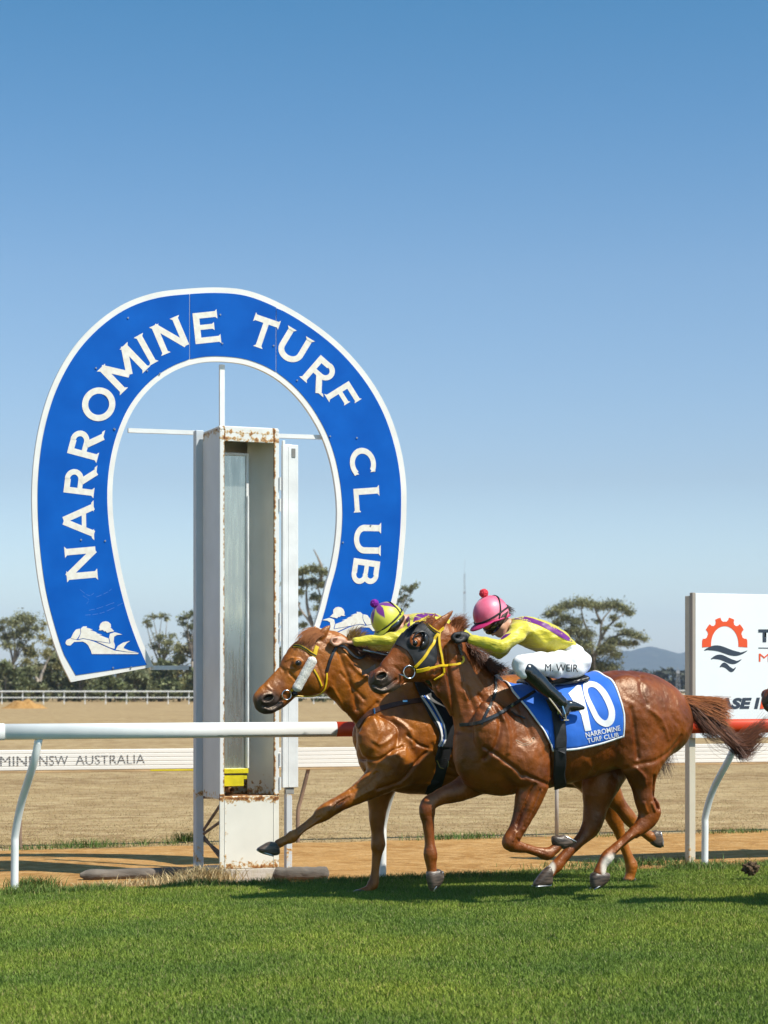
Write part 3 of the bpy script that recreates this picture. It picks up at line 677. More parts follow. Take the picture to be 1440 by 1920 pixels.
# open door seen nearly edge on, hinged at the right
dx0, dx1 = bx(526.5, y=.05), bx(556, y=.05); dz0, dz1 = bz(1478, y=.05), bz(824, y=.05)
mb = MB(); mb.box(dx0+.001, dx1-.001, .0085, .048, dz0+.001, dz1-.031, .004); mb.box(dx0, dx0+.022, .005, .0295, dz0+.0, dz1, .003); mb.box(dx1-.022, dx1, .008, .0295, dz0+.002, dz1-.032, .003)
mb.box(dx0+.05, dx0+.056, .006, .0084, dz0+.01, dz1-.05, .002); door = mb.build('door', M_trim, post)
mb = MB(); mb.box(dx1-.055, dx1-.024, .004, .0082, dz1-.13, dz1-.06, .002); mb.build('latch', mat('dark_latch', (.25, .24, .22, 1), .6), door)
mb = MB(); mb.box(dx0+.03, dx1-.03, .02, .045, dz0-.05, dz0-.0005, .003); mb.build('door_foot', mat('grey_metal', (.35, .34, .32, 1), .6), door)
# rear leg and its braces, left
M_leg = rust_paint('grey_leg_paint', (.60, .64, .68, 1), [], [(.0, .5, .8), (OB, .1, .8)], .32)
ly = .52; lx0, lx1 = bx(365.5, y=ly), bx(380, y=ly)
mb = MB(); mb.box(lx0, lx1, ly-.03, ly+.05, -.05, bz(812, y=ly), .004); mb.build('rear_leg', M_leg, post)
mb = MB(); x0_ = bx(520, y=ly+.2); mb.box(x0_, x0_+.05, ly-.03, ly+.03, -.05, bz(830, y=ly), .004); mb.build('rear_leg', M_leg, post)
M_br = mat('rusty_steel', (.28, .20, .15, 1), .8, var=.3, scale=18)
def br(name, a, b, ya, yb, r=.012):
    mb = MB(); mb.tube([fb.p(*a, ya), fb.p(*b, yb)], r, 7); mb.build(name, M_br, post)
br('brace', (380, 1494), (414, 1494), ly, .3, .016); br('brace', (378, 1562), (414, 1508), ly, .3); br('brace', (378, 1566), (414, 1540), ly, .3); br('brace', (380, 1566), (414, 1610), ly, .3); br('brace', (381, 1573), (414, 1600), ly, .3); br('brace', (395, 1655), (414, 1635), ly, .3)

# horseshoe sign ------------------------------------------------------
fs = Frame(-1.2, 16.75, -.06)
S_ = lambda px, py, y=0: (fs.p(px, py, y).x, fs.p(px, py, y).z)
outer = [(133, 1279), (111, 1233), (92, 1175), (75, 1105), (64, 1020), (60, 935), (64, 860), (76, 790), (98, 722), (132, 660), (176, 610), (230, 571), (290, 549), (355, 541), (412, 539), (465, 545), (522, 567), (582, 602), (640, 648), (690, 705), (727, 768), (750, 835), (761, 900), (762, 965), (758, 1030), (750, 1100), (735, 1160), (716, 1222), (703, 1258)]
inner = [(288, 1250), (265, 1198), (244, 1135), (226, 1060), (214, 985), (211, 920), (217, 862), (231, 810), (254, 762), (288, 722), (328, 695), (370, 681), (414, 678), (465, 685), (515, 708), (560, 748), (595, 800), (616, 852), (628, 908), (632, 960), (629, 1012), (621, 1060), (610, 1100), (600, 1140), (588, 1178), (574, 1218), (570, 1229)]
def resamp(c, n):
    c = curve(c, n=12); d = np.r_[0, np.cumsum(np.linalg.norm(np.diff(c, axis=0), axis=1))]; t = np.linspace(0, d[-1], n); return np.stack([np.interp(t, d, c[:, 0]), np.interp(t, d, c[:, 1])], 1)
NO = 150; co_, ci_ = resamp(outer, NO), resamp(inner, NO)
def inset(c, w, sgn):
    T = np.gradient(c, axis=0); T /= np.linalg.norm(T, axis=1)[:, None]; return c+sgn*w*np.stack([-T[:, 1], T[:, 0]], 1)
a1, b1 = inset(co_, 10.5, 1), inset(ci_, 10, -1)
M_wb = mat('sign_white', (.80, .78, .74, 1), .5, var=.05, scale=5); M_blue = mat('sign_blue', (.0, .082, .40, 1), .55, spec=.12, var=.06, scale=3, col2=(.002, .105, .47, 1), bump=.0006, bscale=14)
sign = empty('horseshoe_sign', fs.M, 'giant blue horseshoe sign edged and lettered in white, fixed behind the finishing post', 'sign')
mb = MB(); mb.strip([S_(*p) for p in co_], [S_(*p) for p in ci_], .0, .035); mb.build('backing', M_wb, sign, False)
ka = 3; A = [tuple(p) for p in a1[ka:-ka]]; B = [tuple(p) for p in b1[ka:-ka]]
A[0] = (142, 1266); B[0] = (275, 1247-.5)
seams = [355.5, 517.5]
# three abutting blue panels with narrow joints, as in the photo
segs = []; cut = [int(np.argmin(abs(a1[:, 0]-s)+(a1[:, 1] > 900)*999)) - ka for s in seams]; cutb = [int(np.argmin(abs(b1[:, 0]-s)+(b1[:, 1] > 900)*999))-ka for s in seams]
def piece(i0, i1, j0, j1):
    n = 60; a = np.array(A[i0:i1+1]); b = np.array(B[j0:j1+1])
    f = lambda c: np.stack([np.interp(np.linspace(0, len(c)-1, n), np.arange(len(c)), c[:, k]) for k in (0, 1)], 1)
    return f(a), f(b)
for q, (i0, i1, j0, j1) in enumerate(((0, cut[0], 0, cutb[0]), (cut[0], cut[1], cutb[0], cutb[1]), (cut[1], len(A)-1, cutb[1], len(B)-1))):
    a, b = piece(i0, i1, j0, j1)
    if q > 0: a[0] = (seams[q-1]+.6, a[0][1]); b[0] = (seams[q-1]+.6, b[0][1])
    if q < 2: a[-1] = (seams[q]-.6, a[-1][1]); b[-1] = (seams[q]-.6, b[-1][1])
    mb = MB(); mb.strip([S_(*p) for p in a], [S_(*p) for p in b], -.004, -.0005); mb.build('blue_panel', M_blue, sign)
# letters: strokes with small flared serifs
def seg(a, b, w): return ('s', a, b, w)
SW = .19
def LET(ch):
    "strokes in a box 1 high; returns list of polygons"
    P = []
    def st(a, b, w=SW):
        a, b = Vector(a), Vector(b); d = (b-a).normalized(); n = Vector((-d.y, d.x))*w/2; P.append([a-n, b-n, b+n, a+n])
    def sf(x, y, up, w=SW*1.75):
        s = 1 if up else -1; P.append([Vector((x-w/2, y)), Vector((x+w/2, y)), Vector((x+w*.28, y-s*.075)), Vector((x-w*.28, y-s*.075))])
    def sfh(x, y, rt, w=SW*1.6):
        s = 1 if rt else -1; P.append([Vector((x, y-w/2)), Vector((x, y+w/2)), Vector((x-s*.06, y+w*.3)), Vector((x-s*.06, y-w*.3))])
    def arc(cx, cy, rx, ry, a0, a1, w=SW, n=26):
        for i in range(n):
            t0, t1 = [math.radians(a0+(a1-a0)*q/n) for q in (i, i+1)]
            P.append([Vector((cx+(rx-w/2)*math.cos(t0), cy+(ry-w/2)*math.sin(t0))), Vector((cx+(rx+w/2)*math.cos(t0), cy+(ry+w/2)*math.sin(t0))), Vector((cx+(rx+w/2)*math.cos(t1), cy+(ry+w/2)*math.sin(t1))), Vector((cx+(rx-w/2)*math.cos(t1), cy+(ry-w/2)*math.sin(t1)))])
    h = SW/2
    if ch == 'N': st((-.36, 0), (-.36, 1)); st((.36, 0), (.36, 1)); st((-.36, 1-.02), (.36, .02)); sf(-.36, 0, 0); sf(-.36, 1, 1); sf(.36, 1, 1)
    if ch == 'A': st((-.40, 0), (-.02, .98)); st((.40, 0), (.02, .98)); st((-.24, .32), (.24, .32), .14); sf(-.42, 0, 0); sf(.42, 0, 0)
    if ch == 'R': st((-.30, 0), (-.30, 1)); sf(-.30, 0, 0); st((-.36, 1-h), (.05, 1-h)); st((-.30, .48), (.05, .48), .16); arc(.05, .70, .235, .225, -90, 90, .17, 14); st((.0, .46), (.36, .0), .2); sf(.40, 0, 0)
    if ch == 'O': arc(0, .5, .42, .42, 0, 360, .19, 40)
    if ch == 'M': st((-.46, 0), (-.46, 1)); st((.46, 0), (.46, 1)); st((-.46, .98), (0, .25)); st((.46, .98), (0, .25)); sf(-.46, 0, 0); sf(.46, 0, 0); sf(-.46, 1, 1); sf(.46, 1, 1)
    if ch == 'I': st((0, 0), (0, 1)); sf(0, 0, 0); sf(0, 1, 1)
    if ch in 'EF':
        st((-.28, 0), (-.28, 1)); st((-.34, 1-h), (.34, 1-h)); st((-.28, .52), (.22, .52), .16); sfh(.36, 1-h, 1); sfh(.24, .52, 1, .26)
        if ch == 'E': st((-.34, h), (.38, h)); sfh(.40, h, 1)
        else: sf(-.28, 0, 0)
    if ch == 'T': st((0, 0), (0, 1)); st((-.42, 1-h), (.42, 1-h)); sfh(.44, 1-h, 1); sfh(-.44, 1-h, 0); sf(0, 0, 0)
    if ch == 'U': st((-.34, .38), (-.34, 1)); st((.34, .38), (.34, 1)); arc(0, .38, .34, .29, 180, 360, SW, 20); sf(-.34, 1, 1); sf(.34, 1, 1)
    if ch == 'C': arc(.04, .5, .42, .41, 48, 312, .19, 30); sfh(.36, .83, 1, .2); sfh(.36, .17, 1, .2)
    if ch == 'L': st((-.26, 0), (-.26, 1)); st((-.32, h), (.34, h)); sf(-.26, 1, 1); sfh(.36, h, 1)
    if ch == 'B': st((-.30, 0), (-.30, 1)); st((-.36, 1-h), (.05, 1-h)); st((-.36, h), (.07, h)); st((-.30, .52), (.05, .52), .16); arc(.05, .71, .21, .21, -90, 90, .17, 14); arc(.07, .30, .235, .22, -90, 90, .17, 14)
    return P
M_let = mat('sign_letter', (.80, .77, .70, 1), .55, var=.10, scale=26, col2=(.66, .60, .50, 1), mixlo=.3, mixhi=.8)
LT = [('N', 152, 1056, 95, 58, 64), ('A', 147, 976, 91, 58, 64), ('R', 150, 903, 83, 57, 60), ('R', 160, 833, 75, 58, 62), ('O', 185, 758, 62, 60, 62), ('M', 232, 691, 44, 62, 64), ('I', 274, 655, 29, 60, 60), ('N', 319, 629, 23, 58, 58), ('E', 387, 614, 6, 58, 62),
      ('T', 493, 624, -19, 58, 56), ('U', 550, 650, -31, 58, 58), ('R', 600, 702, -41, 57, 58), ('F', 643, 746, -58, 52, 56), ('C', 680, 867, -79, 48, 58), ('L', 688, 937, -86, 48, 62), ('U', 689, 1011, -91, 50, 62), ('B', 685, 1073, -98, 50, 60)]
for ch, cx, cy, ang, h, wd in LT:
    a = math.radians(ang); ex = Vector((math.cos(a), -math.sin(a))); ey = Vector((-math.sin(a), -math.cos(a))); mb = MB()
    for i, poly in enumerate(LET(ch)):
        pts = []
        for q in poly: s_ = Vector((cx, cy))+ex*q.x*wd+ey*(q.y-.5)*h; pts.append(S_(s_.x, s_.y, -.005))
        yy = -.0046-.00010*i; mb.prism(pts, yy-.0005, -.0042)
    mb.build('letter', M_let, sign)
for px, py in ((413, 590), (417, 644), (513, 648), (557, 713), (619, 818), (669, 821), (643, 1017), (695, 985), (214, 804), (152, 1012), (197, 1014), (215, 805), (276, 695), (300, 700), (240, 596), (212, 1252), (246, 1251), (560, 1190), (180, 690)):
    mb = MB(); x, z = S_(px, py, -.006); mb.tube([(x, -.011, z), (x, -.004, z)], .007, 8); mb.build('bolt', mat('bolt_grey', (.30, .34, .42, 1), .4, metal=.5), sign)
def lay_flat(polys, fr, y, m, name, parent, th=.001):
    mb = MB()
    for i, poly in enumerate(polys): mb.prism([(fr.p(x, z_, y).x, fr.p(x, z_, y).z) for x, z_ in poly], y-th-.0003*i, y+.0005)
    return mb.build(name, m, parent)
c5 = lambda L: [(x/3.6, 1100+y/3.6) for x, y in L]
emb = [c5([(442, 375), (450, 360), (478, 347), (495, 312), (512, 290), (533, 284), (541, 284), (543, 310), (535, 330), (522, 350), (515, 356), (480, 349), (476, 352), (520, 360), (560, 371), (500, 373), (475, 397), (455, 396), (444, 388)]),
       c5([(545, 283), (560, 269), (588, 267), (583, 277), (600, 280), (627, 291), (608, 293), (640, 303), (657, 312), (645, 313), (690, 324), (668, 325), (722, 346), (732, 348), (738, 372), (740, 380), (690, 372), (636, 363), (600, 355), (560, 348), (528, 355), (540, 330), (547, 308)]),
       c5([(562, 372), (528, 361), (560, 353), (600, 360), (640, 373), (700, 400), (772, 431), (850, 442), (937, 449), (930, 455), (620, 455), (612, 430), (595, 395), (578, 380)]),
       c5([(650, 369), (690, 376), (742, 384), (746, 380), (736, 345), (742, 318), (775, 307), (825, 323), (790, 326), (770, 338), (767, 370), (776, 395), (772, 420), (740, 410), (700, 392)]),
       c5([(664, 293), (672, 287), (670, 270), (678, 250), (692, 238), (712, 233), (732, 238), (747, 252), (749, 270), (746, 276), (770, 300), (735, 308), (722, 311), (712, 300), (704, 302), (692, 292), (680, 295)]),
       c5([(780, 426), (795, 400), (830, 378), (878, 366), (855, 382), (838, 403), (834, 416), (870, 430), (935, 446), (860, 440)])]
lay_flat(emb, fs, -.0055, M_let, 'rider_emblem', sign)
mir_ = lambda L: [(690-(x-133)*.98+8, y-27+(x-180)*.0) for x, y in L][::-1]
lay_flat([mir_(p) for p in emb], fs, -.0055, M_let, 'rider_emblem', sign)
def bar(a, b, w, name='support_bar', y=.05):
    mb = MB(); A_, B_ = fs.p(*a, y), fs.p(*b, y); d = (B_-A_).normalized(); n = Vector((d.z, 0, -d.x))*w/2
    mb.prism([((A_+n).x, (A_+n).z), ((B_+n).x, (B_+n).z), ((B_-n).x, (B_-n).z), ((A_-n).x, (A_-n).z)], y-.015, y+.015); mb.build(name, M_trim, sign)
bar((240, 807), (380, 812), .034); bar((510, 817), (606, 820), .034); bar((416, 684), (416, 830), .04); bar((282, 1252), (353, 1252), .034)

# front running rail --------------------------------------------------
fr_ = Frame(-.008, 15.39, 0)
rail = empty('running_rail', fr_.M, 'white tubular running rail with a red section along the turf', 'rail', 'rails along the race track')
M_pvc = mat('white_plastic', (.84, .85, .83, 1), .35, var=.05, scale=5, coat=.2)
M_red = mat('red_plastic', (.76, .055, .006, 1), .42, var=.05, scale=3, coat=.1)
ry = -.36
def rz(px, py): return fr_.p(px, py, ry)
zc = (rz(28, 1357).z+rz(28, 1387).z)/2; rr_ = (rz(28, 1357).z-rz(28, 1387).z)/2
xr = rz(630, 1370).x; xs_ = rz(8, 1370).x
def railseg(x0, x1, m, r, name):
    V = []; n = 28; xs = [x0, x1]; mb = MB()
    V = [(x, ry+math.cos(2*math.pi*j/n)*r*.62, zc+math.sin(2*math.pi*j/n)*r) for x in xs for j in range(n)]
    mb.add(V, [(j, (j+1) % n, n+(j+1) % n, n+j) for j in range(n)]+[tuple(range(n)), tuple(range(n, 2*n))]); mb.build(name, m, rail, True)
railseg(-9, xs_-.001, M_pvc, rr_*1.06, 'rail_tube'); railseg(xs_, xr, M_pvc, rr_, 'rail_tube'); railseg(xr+.001, 9.5, M_red, rr_, 'red_rail_tube')
for i in range(-2, 4):
    x = fr_.p(28, 1675, 0).x+i*(fr_.p(718, 1648, 0).x-fr_.p(28, 1675, 0).x)
    mb = MB(); P = curve([(x+.10, ry+.02, zc-.05), (x+.075, ry*.8, zc-.22), (x+.03, ry*.25, zc-.50), (x+.004, -.005, zc-.72), (x, 0, .3), (x-.004, 0, -.1)], n=5)
    mb.tube(P, .028, 14); mb.build('post', M_pvc, rail, True)

# second rail: grooved white board ------------------------------------
TU2 = Vector((1, .3, 0)).normalized()
class Frame2(Frame):
    def __init__(s):
        s.O = Vector((0, 20.0, -.06)); s.rot = math.atan2(TU2.y, TU2.x); s.M = Matrix.Translation(s.O) @ Matrix.Rotation(s.rot, 4, 'Z'); s.I = s.M.inverted(); s.c = s.I @ CAM
f2 = Frame2()
r2 = empty('board_rail', f2.M, 'low white grooved board rail with faded lettering beyond the dirt track', 'rail', 'rails along the race track')
zt, zb = .87+.06, .676+.06
mb = MB()
for i in range(5):
    h = (zt-zb)/5; mb.box(-11, 12, 0, .03, zb+i*h+.002, zb+(i+1)*h-.002, .003)
mb.box(-11, 12, .006, .03, zb+.001, zt-.001, 0); board = mb.build('board', mat('old_white_board', (.83, .81, .76, 1), .5, var=.06, scale=2, stretch=(.2, 1, 3)), r2)
mb = MB(); mb.box(-11, 12, .004, .032, zb-.022, zb-.001, .003); mb.build('lower_edge', mat('tan_edge', (.62, .42, .22, 1), .7, var=.2, scale=2), r2)
mb = MB(); mb.box(f2.p(282, 1438).x, f2.p(366, 1436).x, 0.001, .0035, zb-.018, zb-.004, .001); mb.build('yellow_strip', M_yel, r2)
# lettering cut by the grooves
lt = []
for word, xa, xb, ya, yb in (('NARROMINE', -104, 67, 1437.5, 1435.5), ('NSW', 74, 128, 1435.3, 1434.3), ('AUSTRALIA', 142, 272, 1434, 1432)):
    bm = text_px(word, (xa, ya), (xb, yb), 18, bold=0)
    for k in range(1, 10):
        pz = None
    V = []; 
    for v in bm.verts:
        q = f2.p(v.co.x, v.co.y, -.003); V.append((q.x, -.003, q.z))
    bm.verts.index_update(); Fc = [[v.index for v in f.verts] for f in bm.faces]
    b2 = bmesh.new(); vs = [b2.verts.new(v) for v in V]; [b2.faces.new([vs[i] for i in f]) for f in Fc if len(set(f)) > 2]
    # keep only the bands between the grooves
    keep = bmesh.new(); h = (zt-zb)/5
    for i in range(5):
        for (lo, hi) in ((zb+i*h+.005, zb+i*h+.017), (zb+i*h+.024, zb+(i+1)*h-.003)):
            t_ = b2.copy()
            bmesh.ops.bisect_plane(t_, geom=t_.verts[:]+t_.edges[:]+t_.faces[:], plane_co=(0, 0, lo), plane_no=(0, 0, -1), clear_outer=True)
            bmesh.ops.bisect_plane(t_, geom=t_.verts[:]+t_.edges[:]+t_.faces[:], plane_co=(0, 0, hi), plane_no=(0, 0, 1), clear_outer=True)
            t_.verts.index_update(); o_ = len(keep.verts); nv = [keep.verts.new(v.co) for v in t_.verts]; [keep.faces.new([nv[v.index] for v in f.verts]) for f in t_.faces]; t_.free()
    me = bpy.data.meshes.new('lettering'); keep.to_mesh(me); me.materials.append(mat('faded_black', (.10, .10, .11, 1), .7)); o = bpy.data.objects.new('lettering', me); COL.objects.link(o); o.parent = r2
    bm.free(); b2.free(); keep.free()
M_bp = mat('brown_post', (.30, .20, .14, 1), .7, var=.2, scale=5); M_gp = mat('grey_post', (.42, .38, .34, 1), .6, var=.1)
sp_ = (f2.p(1047, 1500).x-f2.p(563, 1500).x)
for i in range(-4, 5):
    x = f2.p(563, 1500).x+i*sp_; mb = MB()
    P = curve([(x+.10, .035, zb+.05), (x+.085, .045, zb-.05), (x+.03, .08, zb-.30), (x, .09, zb-.45), (x, .09, -.05)], n=5) if i != 1 else [(x, .045, zb+.05), (x, .045, -.05)]
    mb.tube(P, .02, 10); mb.build('post', M_gp if i == 1 else M_bp, r2, True)

# logs on the ground --------------------------------------------------
M_log = mat('old_timber', (.20, .17, .14, 1), .95, var=.3, scale=10, stretch=(.25, 1, 1), bump=.012, bscale=40)
def log(pa, pb, r, label):
    fl = Frame(0, 15.95, 0); A_ = CAM+ray(*pa)*((-.06+r-CH)/ray(*pa).z); B_ = CAM+ray(*pb)*((-.06+r-CH)/ray(*pb).z); n = 26; m_ = 18; V = []
    d = (B_-A_); L_ = d.length; d.normalize(); s1 = Vector((-d.y, d.x, 0)); 
    for i in range(n):
        t_ = i/(n-1); tt = min(1, t_/.06, (1-t_)/.05)**.5
        for j in range(m_):
            th = 2*math.pi*j/m_; q = r*(.35+.65*tt)*(1+.16*noise.noise(Vector((t_*9, math.cos(th)*1.3, math.sin(th)*1.3)))+.06*noise.noise(Vector((t_*60, th*2, 0))))
            V.append(d*(L_*t_)+s1*math.cos(th)*q+Vector((0, 0, math.sin(th)*q*.9)))
    Fc = [(i*m_+j, i*m_+(j+1) % m_, (i+1)*m_+(j+1) % m_, (i+1)*m_+j) for i in range(n-1) for j in range(m_)]+[tuple(range(m_)), tuple((n-1)*m_+j for j in range(m_))]
    o = obj('log', V, Fc, M_log, None, True); o.location = A_; tag(o, label, 'log', 'old logs lying by the finishing post')
log((150, 1641), (410, 1634), .048, 'long grey log on the dirt left of the finishing post')
log((512, 1639), (617, 1638), .06, 'short grey log stub right of the finishing post')

# sponsor board -------------------------------------------------------
fp = Frame(2.6, 15.95, -.06)
G = lambda px, py, y=0: (fp.p(px, py, y).x, fp.p(px, py, y).z)
brd = empty('sponsor_board', fp.M, 'large white sponsor board on a beige post at the right edge', 'sign')
sx0, sz1 = G(1304, 1112); sz0 = G(1304, 1384)[1]
M_sb = mat('board_white', (.82, .84, .84, 1), .45, var=.02, scale=2)
mb = MB(); mb.box(sx0, sx0+2.5, 0, .02, sz0, sz1, .002); mb.build('panel', M_sb, brd)
mb = MB(); mb.box(G(1298, 1300)[0], sx0-.001, -.002, .045, sz0, sz1+.004, .002); mb.build('edge_frame', rust_paint('edge_wood', (.40, .34, .28, 1), [], [], .0), brd)
M_bei = rust_paint('beige_post', (.66, .60, .47, 1), [], [(0, .35, .8)], .3)
mb = MB(); mb.box(G(1297.5, 1500)[0], G(1309.5, 1500)[0], .046, .12, 0, sz1-.02, .004); mb.build('post', M_bei, brd)
mb = MB(); mb.box(sx0+2.3, sx0+2.36, .046, .12, 0, sz1-.02, .004); mb.build('post', M_bei, brd)
M_or = mat('logo_orange', (.80, .085, .015, 1), .5, var=.02); M_nv = mat('logo_navy', (.030, .045, .07, 1), .5, var=.02)
c3 = lambda L: [(1000+x/3.2, 1100+y/3.2) for x, y in L]
# half gear
gx, gy = 1148, 345; og = []; ig = []
n = 120; 
for i in range(n+1):
    a = math.radians(-4+188*i/n); tooth = ((math.degrees(a)-12) % 40.5) < 20 and 8 < math.degrees(a) < 172
    R = 135 if False else 0
    rad = 112; deg = math.degrees(a)
    if any(abs(deg-c) < 8.5 for c in (4, 40, 72, 108, 140, 176)): rad = 134 if abs(deg-90) < 80 else 136
    elif any(abs(deg-c) < 11.5 for c in (4, 40, 72, 108, 140, 176)): rad = 118
    og.append((gx+rad*math.cos(a), gy-rad*1.21*math.sin(a)+ (8 if i in (0, n) else 0))); ig.append((gx+82*math.cos(a), gy-108*math.sin(a)+(8 if i in (0, n) else 0)))
mb = MB(); mb.strip([G(*p) for p in c3(og)], [G(*p) for p in c3(ig)], -.002, .0005); mb.build('gear_emblem', M_or, brd)
def wave(x0, x1, y, th, nm='wave_emblem'):
    up = []; lo = []
    for i in range(21):
        t_ = i/20; x = x0+(x1-x0)*t_; c = y-math.sin(t_*2*math.pi)*th*.35; up.append((x, c-th*.5*math.sin(math.pi*min(1, t_*1.15+.02))**.6)); lo.append((x+4, c+th*.5*math.sin(math.pi*min(1, max(0, t_*1.1-.08)))**.6+ .5))
    mb = MB(); mb.strip([G(*p) for p in c3(up)], [G(*p) for p in c3(lo)], -.002, .0005); mb.build(nm, M_nv, brd)
wave(1025, 1280, 384, 40); wave(1065, 1246, 436, 36); wave(1118, 1212, 484, 36)
def flat_text(s, a, b, h, m, y=-.0025, **kw):
    bm = text_px(s, a, b, h, **kw)
    for v in bm.verts: x, z_ = G(v.co.x, v.co.y, y); v.co = Vector((x, y, z_))
    me = bpy.data.meshes.new('lettering'); bm.to_mesh(me); bm.free(); me.materials.append(m); o = bpy.data.objects.new('lettering', me); COL.objects.link(o); o.parent = brd
flat_text('T', (1422, 1204), (1445, 1204), 24, M_nv, bold=.05)
flat_text('M', (1423, 1240.5), (1443, 1240.5), 15, M_or, bold=0)
mb = MB(); x0_, z0_ = G(1422, 1215); mb.box(x0_, x0_+.9, -.002, .0005, z0_-.004, z0_+.004, .0005); mb.build('underline', M_nv, brd)
flat_text('CASE', (1325, 1330), (1410, 1329), 21, M_nv, shear=.22, bold=.055)
flat_text('I', (1414, 1329), (1425, 1329), 21, M_nv, shear=.22, bold=.07)
flat_text('I', (1425, 1329), (1437, 1329), 30, M_or, y=-.004, shear=.22, bold=.05)
flat_text('H', (1432, 1329), (1456, 1329), 21, M_nv, shear=.22, bold=.05)

# scuffs on the sign's left foot
mb = MB()
for L_ in ([(575, 192), (650, 185), (720, 165), (830, 110)], [(600, 160), (680, 140), (790, 100)], [(560, 60), (600, 90), (580, 120)], [(650, 70), (720, 40), (760, 10)], [(540, 20), (600, 60), (640, 40)]):
    P = curve(c5(L_), n=6)
    for k, (p_, q_) in enumerate(zip(P[:-1], P[1:])):
        if k % 4 == 3: continue
        a_, b_ = fs.p(p_[0], p_[1], -.0043), fs.p(q_[0], q_[1], -.0043); mb.prism([(a_.x, a_.z-.0012), (b_.x, b_.z-.0012), (b_.x, b_.z+.0012), (a_.x, a_.z+.0012)], -.0046, -.0038)
mb.build('scuff', mat('scuffed_paint', (.10, .24, .62, 1), .7), sign)
# ================================================================ HORSES
def c1(L): return [(460+x/3.2, 1100+y/3.2) for x, y in L]
def c2(L): return [(740+x/3.2, 1100+y/3.2) for x, y in L]
def horse_mat(name, A, B, rough=.36):
    m = bpy.data.materials.new(name); m.use_nodes = True; n = m.node_tree.nodes; L = m.node_tree.links; p = n['Principled BSDF']
    p.inputs['Roughness'].default_value = rough; p.inputs['Specular IOR Level'].default_value = .8
    p.inputs['Specular Tint'].default_value = (1, .84, .66, 1); p.inputs['Coat Weight'].default_value = 0; p.inputs['Coat Roughness'].default_value = .3
    tc = n.new('ShaderNodeTexCoord'); at_ = n.new('ShaderNodeAttribute'); at_.attribute_name = 'Col'
    def nz(sc, st, det=6):
        mp = n.new('ShaderNodeMapping'); mp.inputs['Scale'].default_value = st; L.new(tc.outputs['Object'], mp.inputs[0])
        q = n.new('ShaderNodeTexNoise'); q.inputs['Scale'].default_value = sc; q.inputs['Detail'].default_value = det; L.new(mp.outputs[0], q.inputs[0]); return q
    a = nz(6, (1, 1, 1)); r = n.new('ShaderNodeMapRange'); r.inputs[1].default_value = .35; r.inputs[2].default_value = .68; L.new(a.outputs[0], r.inputs[0])
    x = n.new('ShaderNodeMix'); x.data_type = 'RGBA'; x.inputs[6].default_value = A; x.inputs[7].default_value = B; L.new(r.outputs[0], x.inputs[0])
    y = n.new('ShaderNodeMix'); y.data_type = 'RGBA'; y.blend_type = 'MIX'; L.new(at_.outputs['Alpha'], y.inputs[0]); L.new(x.outputs[2], y.inputs[6]); L.new(at_.outputs['Color'], y.inputs[7])
    L.new(y.outputs[2], p.inputs['Base Color'])
    h1 = nz(9, (1.3, 1, 1), 4); h2 = nz(240, (.3, .3, 1), 3); h3 = nz(14, (1, 1, .6), 5); h3.noise_type = 'RIDGED_MULTIFRACTAL'; h3.inputs['Distortion'].default_value = .6
    ad = n.new('ShaderNodeMath'); ad.operation = 'MULTIPLY_ADD'; L.new(h2.outputs[0], ad.inputs[0]); ad.inputs[1].default_value = .11; L.new(h1.outputs[0], ad.inputs[2])
    ad2 = n.new('ShaderNodeMath'); ad2.operation = 'MULTIPLY_ADD'; L.new(h3.outputs[0], ad2.inputs[0]); ad2.inputs[1].default_value = .07; L.new(ad.outputs[0], ad2.inputs[2])
    b = n.new('ShaderNodeBump'); b.inputs['Distance'].default_value = .016; b.inputs['Strength'].default_value = 1; L.new(ad2.outputs[0], b.inputs['Height']); L.new(b.outputs[0], p.inputs['Normal'])
    return m
M_chN = horse_mat('chestnut_coat', (.25, .060, .004, 1), (.105, .020, .001, 1), .41)
M_chF = horse_mat('light_chestnut_coat', (.38, .115, .006, 1), (.165, .039, .002, 1), .40)
M_hoof = mat('hoof_horn', (.032, .022, .016, 1), .38, var=.35, scale=12, stretch=(1, 1, 6), bump=.002, bscale=40, col2=(.14, .10, .075, 1))
M_shoe = mat('shoe_steel', (.55, .56, .58, 1), .3, metal=.9)
M_hair = mat('mane_hair', (1, 1, 1, 1), .5, attr=True, var=.02, spec=.4)
M_eye = mat('dark_eye', (.012, .008, .006, 1), .06, var=0, coat=.6)
M_yelst = mat('yellow_strap', (.80, .52, .008, 1), .45, var=.10, scale=30)
M_blk = mat('black_leather', (.018, .018, .02, 1), .38, var=.3, scale=20, coat=.2, bump=.0006, bscale=60)
M_brn = mat('brown_leather', (.12, .045, .022, 1), .45, var=.25, scale=20)
M_stl = mat('bit_steel', (.62, .63, .65, 1), .18, metal=1, var=.02)
M_blkc = mat('black_cloth', (.012, .012, .014, 1), .6, var=.2, scale=14, bump=.002, bscale=22)

